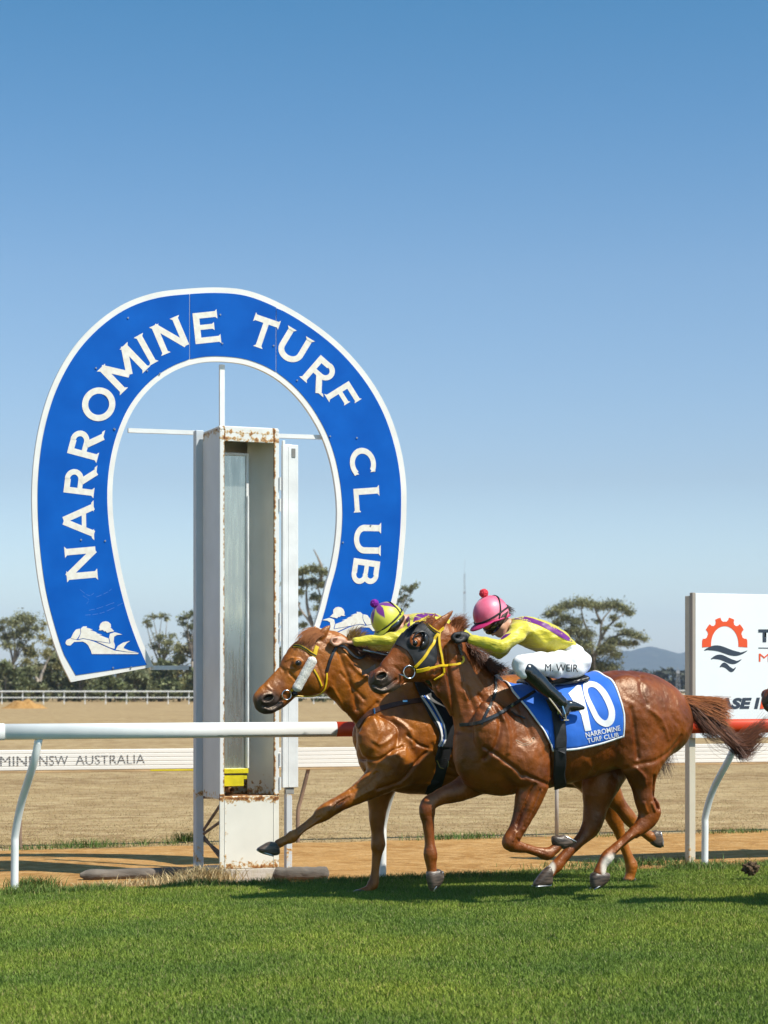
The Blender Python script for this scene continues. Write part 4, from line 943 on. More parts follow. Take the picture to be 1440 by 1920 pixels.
def build_horse(F, fr, name, label, torso, neck, head, legs, ears, extra, MAT, muzzle, socks, reliefs, nostril, eye, mouth, h=.0064):
    """every station is given in photo pixels and unprojected onto the animal's own upright plane"""
    root = empty(name, fr.M, label, 'horse', 'racehorses galloping past the finishing post')
    sc = fr.pm(900, 1400)
    def T(st):
        o = []
        for q in st:
            x, t, b, hw = q; a = fr.p(x, t); c = fr.p(x, b); m = fr.pm(x, t); o.append((a.x, 0, (a.z+c.z)/2, (a.z-c.z)/2, hw))
        return o
    def Pp(st):
        o = []
        for (p1, p2, hw) in st:
            a = fr.p(*p1); c = fr.p(*p2); mx_, my_ = (p1[0]+p2[0])/2, (p1[1]+p2[1])/2; m = fr.pm(mx_, my_); o.append((((a+c)/2).x, 0, ((a+c)/2).z, math.dist(p1, p2)/2/m, hw))
        return o
    def Lg(st, y0):
        o = []
        for q in st:
            px, py, r = q[:3]; lw = q[3] if len(q) > 3 else .88; yy = q[4] if len(q) > 4 else y0
            c = fr.p(px, py, yy); m = fr.pm(px, py, yy); a = r/m; o.append((c.x, yy, c.z, a, a*lw))
        return o
    allp = T(torso)+Pp(neck)+Pp(head)+[s for l in legs for s in Lg(*l)]
    A = np.array(allp); lo = [A[:, 0].min()-.13, -.40, max(A[:, 2].min()-.08, 0.0)]; hi = [A[:, 0].max()+.20, .40, A[:, 2].max()+.28]
    f = Field(lo, hi, h)
    f.tube(T(torso), .03); f.tube(Pp(neck), .05); f.tube(Pp(head), .022)
    for l in legs: f.tube(Lg(*l), .020)
    for e in extra(fr, f) or []: pass
    for st in ears: f.tube([(fr.p(x, y, yy).x, yy, fr.p(x, y, yy).z, r, rl) for x, y, yy, r, rl in st], .012)
    for pl, dep, sig, sd in reliefs:
        lg = sig <= .007 and sum(q[1] for q in pl)/len(pl) > 1480
        f.relief([(fr.p(x, y, -.15).x, fr.p(x, y, -.15).z) for x, y in pl], dep*(1.7 if lg else 1.35), sig*(1.15 if lg else .85), sd)
    # muscle fibres and skin folds of a fit galloping horse: shallow relief that runs with the muscles
    X, Y, Z = np.meshgrid(*f.ax, indexing='ij', sparse=True); ph = 1.0 if fr is None else fr.O.x*3
    w1 = np.sin(X*34+Z*21+ph+1.9*np.sin(Z*11+Y*6)+1.3*np.sin(X*7-Z*5)); w2 = np.sin(X*17-Z*38+1.7*np.sin(X*13+Z*4)+ph*2); w3 = np.sin(X*71+Z*44+2.2*np.sin(Z*23-X*9)+Y*20)
    mk = 1/(1+np.exp(-(Z-.78)/.05))
    f.F += ((.0018*w1*np.abs(w2)+.0009*w3*w1)*mk+.0007*w3).astype(np.float32)
    nx_, ny_, nr = nostril; q = fr.p(nx_, ny_, -.045); m = fr.pm(nx_, ny_)
    for s in (-1, 1):
        f.ball((q.x, s*.046, q.z), (nr*1.7/m, .014, nr*1.35/m), .018); f.ball((q.x+.004, s*.064, q.z), (nr*1.45/m, .040, nr*.72/m), .005, carve=True, rot=.35)
    f.relief([(fr.p(x, y, -.04).x, fr.p(x, y, -.04).z) for x, y in mouth], .016, .0065, 0)
    mo = np.array(mouth)+np.array([3.5, 6.5]); f.relief([(fr.p(x, y, -.04).x, fr.p(x, y, -.04).z) for x, y in mo], -.006, .009, 0)
    ex, ey = eye; q = fr.p(ex, ey, -.08); ez = Vector((q.x, -.080, q.z))
    for s in (-1, 1): f.ball((q.x, s*.068, q.z), (.036, .022, .030), .02); f.ball((q.x, s*.094, q.z), (.021, .016, .015), .006, carve=True, rot=-.3)
    V, Q = f.mesh()
    # coat colour: alpha 0 = chestnut, 1 = the listed colour
    C = np.zeros((len(V), 4), np.float32)
    for (x, y, r, col, soft) in muzzle+socks:
        c = fr.p(x, y, 0); m = fr.pm(x, y, 0)
        rx, rz_ = (r if hasattr(r, '__len__') else (r, r))
        d = np.sqrt(((V[:, 0]-c.x)/(rx/m))**2+((V[:, 2]-c.z)/(rz_/m))**2)
        wv = np.clip((1-d)/soft, 0, 1); wv = wv*wv*(3-2*wv)
        for k in range(3): C[:, k] = np.where(wv > 0, C[:, k]*(1-wv)*(C[:, 3] > 0)+col[k]*np.where(C[:, 3] > 0, wv, 1), C[:, k])
        C[:, 3] = np.maximum(C[:, 3], wv)
    o = obj('body', V, Q, MAT, root, True)
    a = o.data.color_attributes.new('Col', 'FLOAT_COLOR', 'POINT'); a.data.foreach_set('color', C.ravel())
    bv = bvh_of(V, Q)
    for s in (-1, 1):
        bm = bmesh.new(); bmesh.ops.create_uvsphere(bm, u_segments=20, v_segments=12, radius=.0205)
        for v in bm.verts: v.co = v.co+Vector((q_.x if False else ez.x, s*.0765, ez.z))
        me = bpy.data.meshes.new('eye'); bm.to_mesh(me); bm.free(); me.materials.append(M_eye); me.polygons.foreach_set('use_smooth', [True]*len(me.polygons)); e = bpy.data.objects.new('eye', me); COL.objects.link(e); e.parent = root
    return root, o, bv
def hoof(fr, root, poly, y, w, sole, label=None):
    P = [fr.p(px, py, y) for px, py in poly]; pts = curve([(p.x, p.z, 0) for p in P], n=3, closed=True)[:, :2]; c = pts.mean(0); mb = MB(); V = []; n = len(pts)
    w *= .68; Ls = [(-1, .45), (-.92, .68), (-.72, .88), (-.4, 1.0), (.4, 1.0), (.72, .88), (.92, .68), (1, .45)]
    for t, s in Ls: V += [(c[0]+(p[0]-c[0])*s, y+t*w, c[1]+(p[1]-c[1])*s) for p in pts]
    Fc = [(i*n+j, i*n+(j+1) % n, (i+1)*n+(j+1) % n, (i+1)*n+j) for i in range(len(Ls)-1) for j in range(n)]+[tuple(range(n))[::-1], tuple((len(Ls)-1)*n+j for j in range(n))]
    mb.add(V, Fc); o = mb.build('hoof', M_hoof, root); o.data.polygons.foreach_set('use_smooth', [True]*len(o.data.polygons))
    if sole:
        A, B = [fr.p(px, py, y) for px, py in sole]; m2 = MB(); L = []
        d = (B-A)
        for i in range(17):
            th = math.pi*i/16; L.append(A+d*(1-math.sin(th)) *1.0+Vector((0, -math.cos(th)*w*.85, 0)))
        m2.tube(L, .0055, 6); m2.build('horseshoe', M_shoe, o, True)
    return o
def ring(fr, c, r, y, m, parent, name='bit_ring', th=.0045, ell=1.0):
    mb = MB(); q = fr.p(*c, y); R = r/fr.pm(*c, y); mb.tube([(q.x+R*ell*math.cos(2*math.pi*i/28), y, q.z+R*math.sin(2*math.pi*i/28)) for i in range(29)], th, 8, False); return mb.build(name, m, parent, True)
def hairs(fr, guides, n, w, cA, cB, name, parent, spread=.03, curl=.02, ysp=.03, m=None, wave=0):
    "each guide is [(px, py, y), ...]; hairs are blended between neighbouring guides"
    G_ = [curve([tuple(fr.p(x, y, yy)) for x, y, yy in g], n=4)[:, :3] for g in guides]; k = min(len(g) for g in G_); R = []
    G_ = [np.stack([np.interp(np.linspace(0, 1, 10), np.linspace(0, 1, len(g)), g[:, j]) for j in range(3)], 1) for g in G_]
    for _ in range(n):
        u = random.random()*(len(G_)-1); i = min(int(u), len(G_)-2) if len(G_) > 1 else 0; f_ = u-i
        g = (G_[i]*(1-f_)+G_[min(i+1, len(G_)-1)]*f_).copy(); e = random.uniform(.55, 1.06); L = np.stack([np.interp(np.linspace(0, e, 10).clip(0, 1), np.linspace(0, 1, 10), g[:, j]) for j in range(3)], 1)
        t = np.linspace(0, 1, 10)[:, None]; clump = np.array([random.gauss(0, 1), random.gauss(0, 1), random.gauss(0, 1)])
        L += clump*np.array([spread, ysp, spread])*t**1.2+np.array([0, random.gauss(0, ysp*.5), 0])
        ph = random.uniform(0, 6.28); fq = random.uniform(4, 9)
        L += curl*np.sin(t*fq+ph)*t*np.array([.6, .6, 1])
        c = random.random(); col = np.array(cA)*(1-c)+np.array(cB)*c; R.append((L, tuple(col)))
    return strands(name, R, m or M_hair, parent, w)
DK = (.030, .022, .020); DG = (.050, .034, .030)
# ---------------------------------------------------------------- leading (far) horse
ff = Frame(-.13, 14.30, 0)
def exF(fr, f):
    def E(px, py, y, rx, rz_, ry, k=.03, rot=0):
        q = fr.p(px, py, y); m = fr.pm(px, py, y)
        for s in (-1, 1): f.ball((q.x+(.09 if s > 0 and abs(y) > .06 and px < 800 else 0), s*abs(y), q.z), (rx/m, ry, rz_/m), k, rot=rot)
    E(598, 1270, -.045, 26, 30, .042, .03)      # cheek
    E(712, 1395, -.17, 40, 55, .075, .05, .5)   # shoulder
    E(745, 1440, -.16, 44, 34, .08, .04)        # upper arm
    E(708, 1420, -.085, 26, 32, .06, .04)        # breast
    E(1045, 1340, -.16, 62, 62, .11, .05)
    E(1100, 1420, -.14, 46, 60, .09, .05)
torsoF = [(718, 1385, 1455, .09), (732, 1345, 1474, .14), (754, 1305, 1484, .195), (775, 1280, 1489, .245), (830, 1270, 1490, .265), (880, 1270, 1490, .275), (930, 1268, 1488, .28), (980, 1264, 1482, .28), (1025, 1264, 1474, .275), (1065, 1275, 1470, .26), (1100, 1298, 1470, .23), (1125, 1330, 1450, .16)]
neckF = [((634, 1200), (616, 1292), .075), ((662, 1211), (638, 1318), .08), ((695, 1224), (669, 1345), .085), ((730, 1238), (695, 1375), .10), ((765, 1252), (712, 1405), .12), ((800, 1266), (732, 1440), .15)]
headF = [((490, 1299), (497, 1322), .036), ((492, 1287), (507, 1338), .045), ((507, 1273), (525, 1330), .042), ((524, 1253), (548, 1312), .042), ((541, 1232), (570, 1303), .050), ((556, 1208), (592, 1303), .070), ((574, 1190), (612, 1298), .078), ((600, 1182), (626, 1290), .075), ((628, 1192), (632, 1280), .07)]
legsF = [([(735, 1425, 46, .7, -.15), (722, 1450, 36, .75, -.15), (700, 1470, 26), (668, 1490, 18.5), (640, 1505, 15), (620, 1516, 15.5), (605, 1526, 15), (592, 1536, 10), (572, 1550, 7.6), (558, 1561, 8.2), (548, 1569, 11.5), (536, 1575, 8.5), (522, 1582, 8.5)], -.15),
         ([(725, 1450, 34, .8, .12), (712, 1482, 26), (709, 1510, 19), (707, 1538, 15), (708, 1562, 12), (709, 1583, 14), (707, 1600, 10), (704, 1628, 7.6), (702, 1648, 9), (699, 1658, 10.5), (692, 1667, 8.5), (676, 1673, 7)], .12),
         ([(1085, 1400, 60, .7, .12), (1112, 1445, 46, .7), (1130, 1480, 32), (1143, 1512, 20), (1153, 1537, 16), (1160, 1556, 11.5), (1169, 1583, 9), (1179, 1609, 9.5), (1184, 1624, 12), (1182, 1638, 9.5), (1179, 1650, 11)], .14),
         ([(1090, 1400, 58, .7, -.12), (1118, 1450, 42, .7), (1142, 1486, 24), (1163, 1512, 14), (1180, 1534, 14), (1194, 1551, 10), (1209, 1562, 8.5), (1220, 1569, 10), (1228, 1573, 10)], -.12)]
earsF = [[(600, 1193, -.045, .030, .018), (608, 1184, -.05, .026, .015), (615, 1177, -.05, .016, .010), (620.5, 1172.5, -.05, .005, .005)], [(588, 1190, .045, .024, .016), (590, 1182, .05, .018, .012), (591, 1176, .05, .008, .006)]]
relF = [([(690, 1330), (700, 1370), (690, 1400)], -.006, .02, -1), ([(672, 1370), (688, 1345), (712, 1318)], .010, .012, -1),
        ([(640, 1215), (652, 1250), (668, 1290), (678, 1330)], .010, .013, 0), ([(632, 1290), (650, 1320), (664, 1352)], -.006, .010, 0), ([(655, 1228), (675, 1255), (700, 1275), (720, 1300)], -.007, .012, 0), ([(645, 1262), (670, 1290), (690, 1312)], .006, .009, 0),
        ([(668, 1420), (700, 1424), (722, 1410), (745, 1400)], .010, .010, -1), ([(716, 1345), (740, 1365), (735, 1395), (722, 1412)], .008, .012, -1), ([(735, 1345), (760, 1370), (765, 1400)], -.007, .012, -1),
        ([(700, 1478), (725, 1470), (745, 1462), (772, 1430), (790, 1410)], .014, .011, -1), ([(745, 1475), (780, 1470), (815, 1470)], -.006, .012, -1), ([(756, 1378), (775, 1395), (792, 1402)], .007, .009, -1), ([(700, 1448), (680, 1468), (655, 1483)], .008, .007, -1), ([(725, 1470), (695, 1478), (660, 1498)], -.004, .008, -1),
        ([(690, 1388), (705, 1395), (728, 1380)], -.005, .010, -1), ([(640, 1500), (618, 1515)], .004, .005, -1), ([(596, 1531), (570, 1549), (555, 1560)], .004, .0045, 0),
        ([(800, 1395), (815, 1430), (812, 1465)], .006, .012, -1), ([(825, 1420), (860, 1425)], .004, .008, -1), ([(825, 1436), (858, 1442)], .004, .008, -1), ([(825, 1450), (856, 1458)], .004, .008, -1),
        ([(530, 1245), (543, 1258), (536, 1275)], .004, .008, 0), ([(552, 1262), (575, 1290), (566, 1305)], .006, .008, 0), ([(586, 1222), (600, 1245), (612, 1280)], .006, .010, 0), ([(510, 1285), (520, 1296), (516, 1308)], -.004, .006, 0),
        ([(546, 1238), (556, 1233), (568, 1236)], -.006, .005, 0), ([(548, 1252), (560, 1254), (570, 1250)], -.004, .005, 0), ([(708, 1590), (704, 1640)], .003, .004, 0), ([(1140, 1500), (1150, 1535)], .004, .006, 0), ([(600, 1533), (575, 1552), (560, 1565)], -.003, .003, 0), ([(625, 1508), (612, 1520)], -.004, .005, 0), ([(714, 1595), (710, 1645)], -.003, .003, 0), ([(650, 1494), (625, 1510)], .005, .004, 0), ([(1166, 1560), (1176, 1605)], .004, .004, 0)]
hF, bodyF, bvF = build_horse(None, ff, 'racehorse', 'leading light chestnut racehorse with a white sheepskin cheek roll, one foreleg stretched out', torsoF, neckF, headF, legsF, earsF, exF, M_chF,
    [(500, 1322, (40, 34), DG, .5), (520, 1330, (34, 18), DG, .6), (501, 1308, (12, 8), (.005, .004, .004), .3)], [(1180, 1655, (16, 14), (.30, .15, .06), .5)], relF, (501, 1309, 8), (559, 1243), c1([(112, 712), (150, 722), (190, 705), (215, 680)]))
hoof(ff, hF, c1([(70, 1578), (110, 1548), (150, 1530), (188, 1540), (203, 1575), (200, 1604), (165, 1613), (110, 1605)]), -.15, .056, c1([(72, 1582), (160, 1614)]))
hoof(ff, hF, [(656, 1677), (664, 1670), (680, 1667), (690, 1672), (690, 1680), (672, 1683), (658, 1681)], .12, .045, None)
hoof(ff, hF, [(1168, 1656), (1174, 1646), (1190, 1646), (1193, 1660), (1182, 1668), (1166, 1667)], .14, .052, None)
hoof(ff, hF, [(1221, 1563), (1229, 1557), (1237, 1561), (1243, 1577), (1239, 1589), (1230, 1588), (1219, 1579)], -.12, .05, [(1238, 1560), (1240, 1588)])
# bridle
z5 = lambda L: [(470+x/5.76, 1150+y/5.76) for x, y in L]
lay_strap('browband', ff, bvF, z5([(458, 355), (520, 352), (590, 385), (650, 425), (712, 465)]), .021, M_yelst, hF, .003); lay_strap('browband', ff, bvF, z5([(458, 355), (520, 352), (590, 385), (650, 425), (712, 465)]), .009, M_blk, hF, .007)
lay_strap('bridle_strap', ff, bvF, z5([(722, 350), (700, 400), (692, 450)]), .030, M_yelst, hF); lay_strap('bridle_strap', ff, bvF, z5([(680, 600), (730, 690), (770, 790)]), .013, M_yelst, hF)
lay_strap('cheek_strap', ff, bvF, z5([(690, 440), (600, 580), (510, 740), (430, 850)]), .014, M_yelst, hF)
lay_strap('rein', ff, bvF, z5([(430, 885), (560, 890), (690, 885), (780, 840), (815, 740), (818, 640)]), .013, M_yelst, hF, .006, ydef=-.08)
lay_strap('rein', ff, bvF, z5([(818, 635), (850, 520), (900, 400), (925, 350)]), .022, M_blk, hF, .008, ydef=-.06)
lay_strap('rein', ff, bvF, z5([(925, 345), (1000, 370), (1060, 430), (1130, 480), (1190, 490), (1235, 440)]), .020, M_blk, hF, .02, ydef=-.06)
mb = MB(); a_, b_ = z5([(688, 470), (468, 838)]); A_, B_ = hit(ff, bvF, *a_, .016)[0], hit(ff, bvF, *b_, .016)[0]; P = [A_.lerp(B_, i/24) for i in range(25)]
mb.tube([p+Vector((0, -.006, 0)) for p in P], [.034*min(1, (.3+min(i, 24-i)*.5))*(1+.06*noise.noise(p*60)) for i, p in enumerate(P)], 18); ck = mb.build('cheek_roll', mat('sheepskin', (.86, .82, .74, 1), .95, var=.18, scale=80, bump=.006, bscale=120, sheen=.5), hF, True)
ring(ff, (537.5, 1303), 9, -.052, M_stl, hF); mb = MB(); q = ff.p(549, 1302, -.055); mb.tube([q, q+Vector((.03, 0, .01))], .018, 10); mb.build('bit_guard', M_blk, hF, True)
ring(ff, z5([(516, 535)])[0], 4.2, -.083, M_blkc, hF, 'eyelid', .004, 1.3)
lay_strap('breastplate', ff, bvF, c1([(672, 845), (700, 800), (735, 765), (800, 735), (880, 712), (960, 695), (1060, 680)]), .040, M_brn, hF); lay_strap('buckle', ff, bvF, c1([(776, 730), (780, 770)]), .012, M_stl, hF, .010)
lay_strap('buckle', ff, bvF, c1([(940, 692), (975, 690)]), .016, M_stl, hF, .010)
lay_strap('girth', ff, bvF, c1([(1235, 830), (1200, 960), (1175, 1050), (1140, 1180), (1110, 1262)]), .105, M_blkc, hF, .006, .006); lay_strap('girth_buckle', ff, bvF, c1([(1140, 1035), (1165, 1080), (1205, 1085), (1215, 1040)]), .008, M_stl, hF, .014)
# ---------------------------------------------------------------- following (near) horse
fn = Frame(.3, 13.26, 0)
def exN(fr, f):
    def E(px, py, y, rx, rz_, ry, k=.03, rot=0, both=True):
        q = fr.p(px, py, y); m = fr.pm(px, py, y)
        for s in ((-1, 1) if both else (-1,)): f.ball((q.x+(.09 if s > 0 and abs(y) > .06 and px < 1050 else 0), s*abs(y), q.z), (rx/m, ry, rz_/m), k, rot=rot)
    E(806, 1245, -.05, 30, 30, .042, .03)
    E(930, 1380, -.185, 42, 70, .08, .05, .35)     # shoulder blade
    E(985, 1425, -.19, 44, 44, .075, .05)          # triceps
    E(912, 1425, -.095, 32, 42, .07, .05)           # breast
    E(1176, 1335, -.17, 70, 68, .11, .06)          # croup
    E(1228, 1370, -.13, 42, 58, .09, .05)          # buttock
    E(1185, 1400, -.18, 40, 55, .08, .05)          # stifle
torsoN = [(900, 1385, 1462, .11), (915, 1348, 1484, .16), (935, 1315, 1492, .205), (955, 1292, 1490, .24), (1000, 1284, 1482, .262), (1045, 1284, 1472, .275), (1090, 1276, 1460, .28), (1125, 1262, 1448, .28), (1165, 1257, 1436, .272), (1200, 1261, 1430, .262), (1225, 1277, 1425, .235), (1244, 1300, 1412, .18), (1256, 1333, 1392, .11)]
neckN = [((842, 1180), (816, 1262), .075), ((863, 1197), (824, 1288), .075), ((884, 1222), (838, 1320), .085), ((906, 1248), (860, 1352), .10), ((930, 1270), (880, 1392), .12), ((955, 1284), (895, 1430), .15), ((985, 1298), (912, 1470), .18)]
headN = [((702, 1267), (710, 1290), .040), ((703, 1256), (724, 1299), .048), ((717, 1243), (741, 1295), .046), ((732, 1225), (756, 1282), .045), ((748, 1206), (774, 1277), .054), ((764, 1186), (794, 1277), .074), ((785, 1170), (810, 1272), .082), ((812, 1163), (826, 1262), .078), ((838, 1174), (838, 1254), .07)]
legsN = [([(915, 1445, 38, .8, .10), (888, 1466, 28, .8), (858, 1483, 21), (834, 1491, 17), (816, 1499, 14.5), (803, 1509, 15.5), (801, 1523, 15.5, .85), (802, 1537, 12.5), (804, 1556, 10.5), (806, 1582, 9.8), (807, 1601, 13.5), (808, 1613, 11.5), (809, 1628, 9.5), (812, 1640, 10)], .12),
         ([(985, 1420, 50, .6, -.17), (1000, 1458, 34, .8, -.17), (996, 1480, 29), (989, 1505, 25), (981, 1528, 20), (972, 1550, 16.5), (962, 1568, 15.5), (956, 1580, 15.5), (969, 1587, 12), (988, 1591, 8.8), (1008, 1597, 9), (1025, 1601, 12.5), (1035, 1596, 10), (1046, 1586, 9.5), (1052, 1578, 10)], -.16),
         ([(1220, 1352, 56, .55, -.13), (1210, 1392, 52, .6), (1204, 1425, 41, .75, -.15), (1203, 1450, 30), (1206, 1475, 22.5), (1209, 1500, 20), (1218, 1522, 23, .65), (1207, 1545, 16.5, .75), (1187, 1563, 11.5), (1166, 1581, 9.8), (1147, 1598, 11), (1137, 1609, 12.5), (1129, 1622, 10), (1124, 1636, 12)], -.15),
         ([(1160, 1380, 60, .6, .12), (1142, 1425, 48, .7), (1126, 1470, 36), (1118, 1506, 25), (1113, 1534, 21), (1106, 1554, 18, .8), (1090, 1573, 12), (1069, 1594, 10.5), (1053, 1612, 11), (1044, 1623, 12), (1035, 1632, 10.5), (1026, 1641, 11)], .14)]
earsN = [[(815, 1177, -.05, .034, .020), (826, 1167, -.055, .032, .016), (838, 1157, -.055, .024, .012), (848.5, 1145.5, -.055, .005, .004)], [(802, 1172, .05, .028, .018), (809, 1162, .055, .022, .013), (815.5, 1151, .055, .006, .005)]]
relN = [([(845, 1215), (850, 1265), (862, 1320), (872, 1372)], .014, .012, 0), ([(830, 1290), (846, 1335), (858, 1385)], -.008, .012, 0), ([(868, 1240), (880, 1290), (895, 1330)], .007, .014, 0), ([(862, 1225), (872, 1262), (882, 1310)], -.007, .010, 0), ([(880, 1228), (900, 1268), (925, 1310)], -.006, .014, 0),
        ([(905, 1305), (925, 1345), (920, 1390), (905, 1420)], .012, .014, -1), ([(962, 1300), (975, 1350), (985, 1385)], .008, .016, -1), ([(900, 1400), (925, 1418), (955, 1440), (968, 1455)], .010, .010, -1), ([(925, 1330), (940, 1370), (940, 1410)], -.008, .014, -1),
        ([(968, 1450), (990, 1460), (1015, 1470)], .008, .010, -1), ([(1020, 1400), (1026, 1440), (1022, 1470)], .010, .010, -1), ([(990, 1470), (978, 1510), (965, 1545)], .008, .007, -1), ([(1004, 1482), (992, 1515), (978, 1545)], -.004, .006, -1), ([(963, 1572), (985, 1589), (1015, 1598)], .004, .004, -1),
        ([(1165, 1330), (1175, 1380), (1182, 1420)], .010, .014, -1), ([(1180, 1432), (1215, 1425), (1250, 1405), (1270, 1380)], .006, .013, -1), ([(1200, 1330), (1225, 1350), (1240, 1385)], -.006, .014, -1), ([(1180, 1440), (1195, 1455), (1200, 1470)], -.006, .009, -1), ([(1195, 1320), (1188, 1290), (1205, 1270)], .005, .012, -1),
        ([(1216, 1455), (1220, 1490), (1228, 1515)], .010, .007, -1), ([(1200, 1505), (1206, 1522)], -.006, .006, -1), ([(1192, 1566), (1165, 1589), (1148, 1604)], .005, .005, -1), ([(1085, 1584), (1060, 1612)], .005, .005, 0), ([(1110, 1440), (1135, 1450), (1165, 1440)], .006, .012, -1),
        ([(799, 1512), (800, 1528)], -.004, .005, 0), ([(811, 1540), (812, 1590)], .004, .0045, 0), ([(722, 1245), (735, 1258), (728, 1272)], .004, .008, 0), ([(752, 1250), (770, 1270), (764, 1282)], .005, .008, 0), ([(716, 1262), (726, 1273), (722, 1284)], -.005, .006, 0), ([(822, 1195), (826, 1225), (822, 1262)], .007, .010, 0), ([(807, 1538), (808, 1592)], .004, .004, 0), ([(802, 1540), (803, 1592)], -.003, .003, 0), ([(820, 1498), (806, 1508)], -.005, .005, 0), ([(972, 1583), (992, 1592), (1015, 1599)], -.004, .0035, 0), ([(960, 1560), (955, 1575)], -.005, .005, 0), ([(985, 1480), (973, 1520), (962, 1555)], .005, .004, -1), ([(1000, 1480), (990, 1515), (975, 1550)], .005, .004, -1), ([(1180, 1566), (1160, 1586), (1146, 1598)], -.004, .0035, 0), ([(1190, 1572), (1166, 1592), (1148, 1608)], .005, .0035, 0), ([(1214, 1505), (1221, 1520)], -.006, .005, 0), ([(1225, 1500), (1230, 1518)], .006, .004, 0), ([(1088, 1580), (1062, 1606)], -.004, .0035, 0)]
WS = (.74, .66, .56); BH = (.12, .10, .08)
hN, bodyN, bvN = build_horse(None, fn, 'racehorse', 'dark chestnut racehorse in black blinkers wearing a blue saddle cloth numbered 10', torsoN, neckN, headN, legsN, earsN, exN, M_chN,
    [(712, 1284, (36, 31), DG, .55), (742, 1292, (26, 14), (.16, .10, .075), .6), (713.5, 1267, (12, 8), (.005, .004, .004), .3)], [(1124, 1626, (26, 34), WS, .3), (1040, 1628, (19, 22), WS, .3)], relN, (713.5, 1267, 8), (778, 1206), [(703, 1284), (716, 1290), (730, 1284), (742, 1274)])
hoof(fn, hN, c2([(193, 1712), (240, 1700), (272, 1698), (292, 1745), (268, 1795), (222, 1826), (206, 1800)]), .12, .058, c2([(288, 1710), (222, 1826)]))
hoof(fn, hN, c2([(948, 1500), (985, 1495), (1015, 1492), (1076, 1528), (1045, 1556), (1010, 1574), (985, 1560), (950, 1545)]), -.16, .055, c2([(1010, 1492), (1078, 1530)]))
hoof(fn, hN, [(1000+x/3.2, 1100+y/3.2) for x, y in [(350, 1722), (400, 1712), (448, 1718), (452, 1755), (415, 1795), (360, 1812), (345, 1780)]], -.15, .058, [(1000+x/3.2, 1100+y/3.2) for x, y in [(450, 1755), (352, 1815)]])
hoof(fn, hN, [(1000+x/3.2, 1100+y/3.2) for x, y in [(85, 1680), (118, 1690), (112, 1745), (106, 1785), (60, 1796), (2, 1795), (25, 1745)]], .14, .056, [(1000+x/3.2, 1100+y/3.2) for x, y in [(106, 1792), (2, 1797)]])
z7 = lambda L: [(680+x/7.2, 1120+y/7.2) for x, y in L]
# blinker hood
hood = z7([(440, 640), (500, 545), (590, 440), (690, 360), (800, 330), (900, 370), (1010, 490), (1005, 600), (1010, 750), (990, 870), (940, 925), (860, 960), (740, 960), (700, 900), (660, 800), (600, 720), (520, 670)])
hbm = poly_bm([hood]); fine(hbm, 3); eo = z7([(728, 570)])[0]
bmesh.ops.delete(hbm, geom=[f_ for f_ in hbm.faces if ((f_.calc_center_median().x-eo[0])/12)**2+((f_.calc_center_median().y-eo[1])/13)**2 < 1], context='FACES')
hd = lay_bm('blinker_hood', hbm, fn, bvN, M_blkc, hN, .006, 4); sol = hd.modifiers.new('t', 'SOLIDIFY'); sol.thickness = .005; sol.offset = 1
lay_strap('browband', fn, bvN, z7([(700, 345), (780, 330), (860, 365), (950, 430), (1035, 495)]), .022, M_yelst, hN, .010); lay_strap('browband', fn, bvN, z7([(700, 345), (780, 330), (860, 365), (950, 430), (1035, 495)]), .009, M_brn, hN, .015)
lay_strap('bridle_strap', fn, bvN, z7([(1080, 400), (1020, 480), (975, 560), (930, 650), (850, 780), (760, 890), (700, 945)]), .020, M_yelst, hN, .014); lay_strap('bridle_strap', fn, bvN, z7([(1030, 450), (1025, 560), (1040, 700), (1065, 850), (1090, 1020)]), .018, M_yelst, hN, .012)
lay_strap('rein', fn, bvN, z7([(720, 980), (860, 960), (1000, 930), (1080, 918), (1200, 912), (1290, 900), (1345, 870), (1365, 830), (1340, 790)]), .015, M_yelst, hN, .018, ydef=-.09); lay_strap('rein', fn, bvN, z7([(720, 985), (800, 975), (900, 950)]), .026, M_yelst, hN, .020)
lay_strap('bridle_strap', fn, bvN, z7([(1090, 1020), (1060, 1040), (950, 1105)]), .014, M_yelst, hN, .010)
lay_strap('rein', fn, bvN, z7([(1330, 785), (1290, 700), (1272, 630)]), .020, M_blk, hN, .02, ydef=-.09)
ring(fn, z7([(628, 1010)])[0], 12, -.062, M_stl, hN, 'bit_ring', .005, .95); mb = MB(); q = fn.p(*z7([(560, 1060)])[0], -.06); mb.tube([q+Vector((-.03, .02, .012)), q, q+Vector((.02, 0, -.012))], .006, 8); mb.build('bit', M_stl, hN, True)
# eye cup of the blinkers
cpx = z7([(790, 590)])[0]; cc = hit(fn, bvN, *cpx, 0)[0]; V = []; nn = 26
for j in range(7):
    ph = j/6*math.pi*.5; r = .052*math.cos(ph)**.6+.004; dpt = -.036*math.sin(ph)
    for i in range(nn): th = 2*math.pi*i/nn; V.append((cc.x+r*math.cos(th)*.95, cc.y+dpt-.004, cc.z+r*math.sin(th)*1.08))
Fc = [(j*nn+i, j*nn+(i+1) % nn, (j+1)*nn+(i+1) % nn, (j+1)*nn+i) for j in range(6) for i in range(nn) if math.cos(2*math.pi*(i+.5)/nn+.35) > .0]
cup = obj('blinker_cup', V, Fc, M_blk, hN, True); so_ = cup.modifiers.new('t', 'SOLIDIFY'); so_.thickness = .004
mb = MB(); mb.tube([(cc.x+.058*math.cos(2*math.pi*i/30), cc.y-.006, cc.z+.062*math.sin(2*math.pi*i/30)) for i in range(31)], .0065, 7, False); mb.build('cup_rim', M_blk, hN, True)
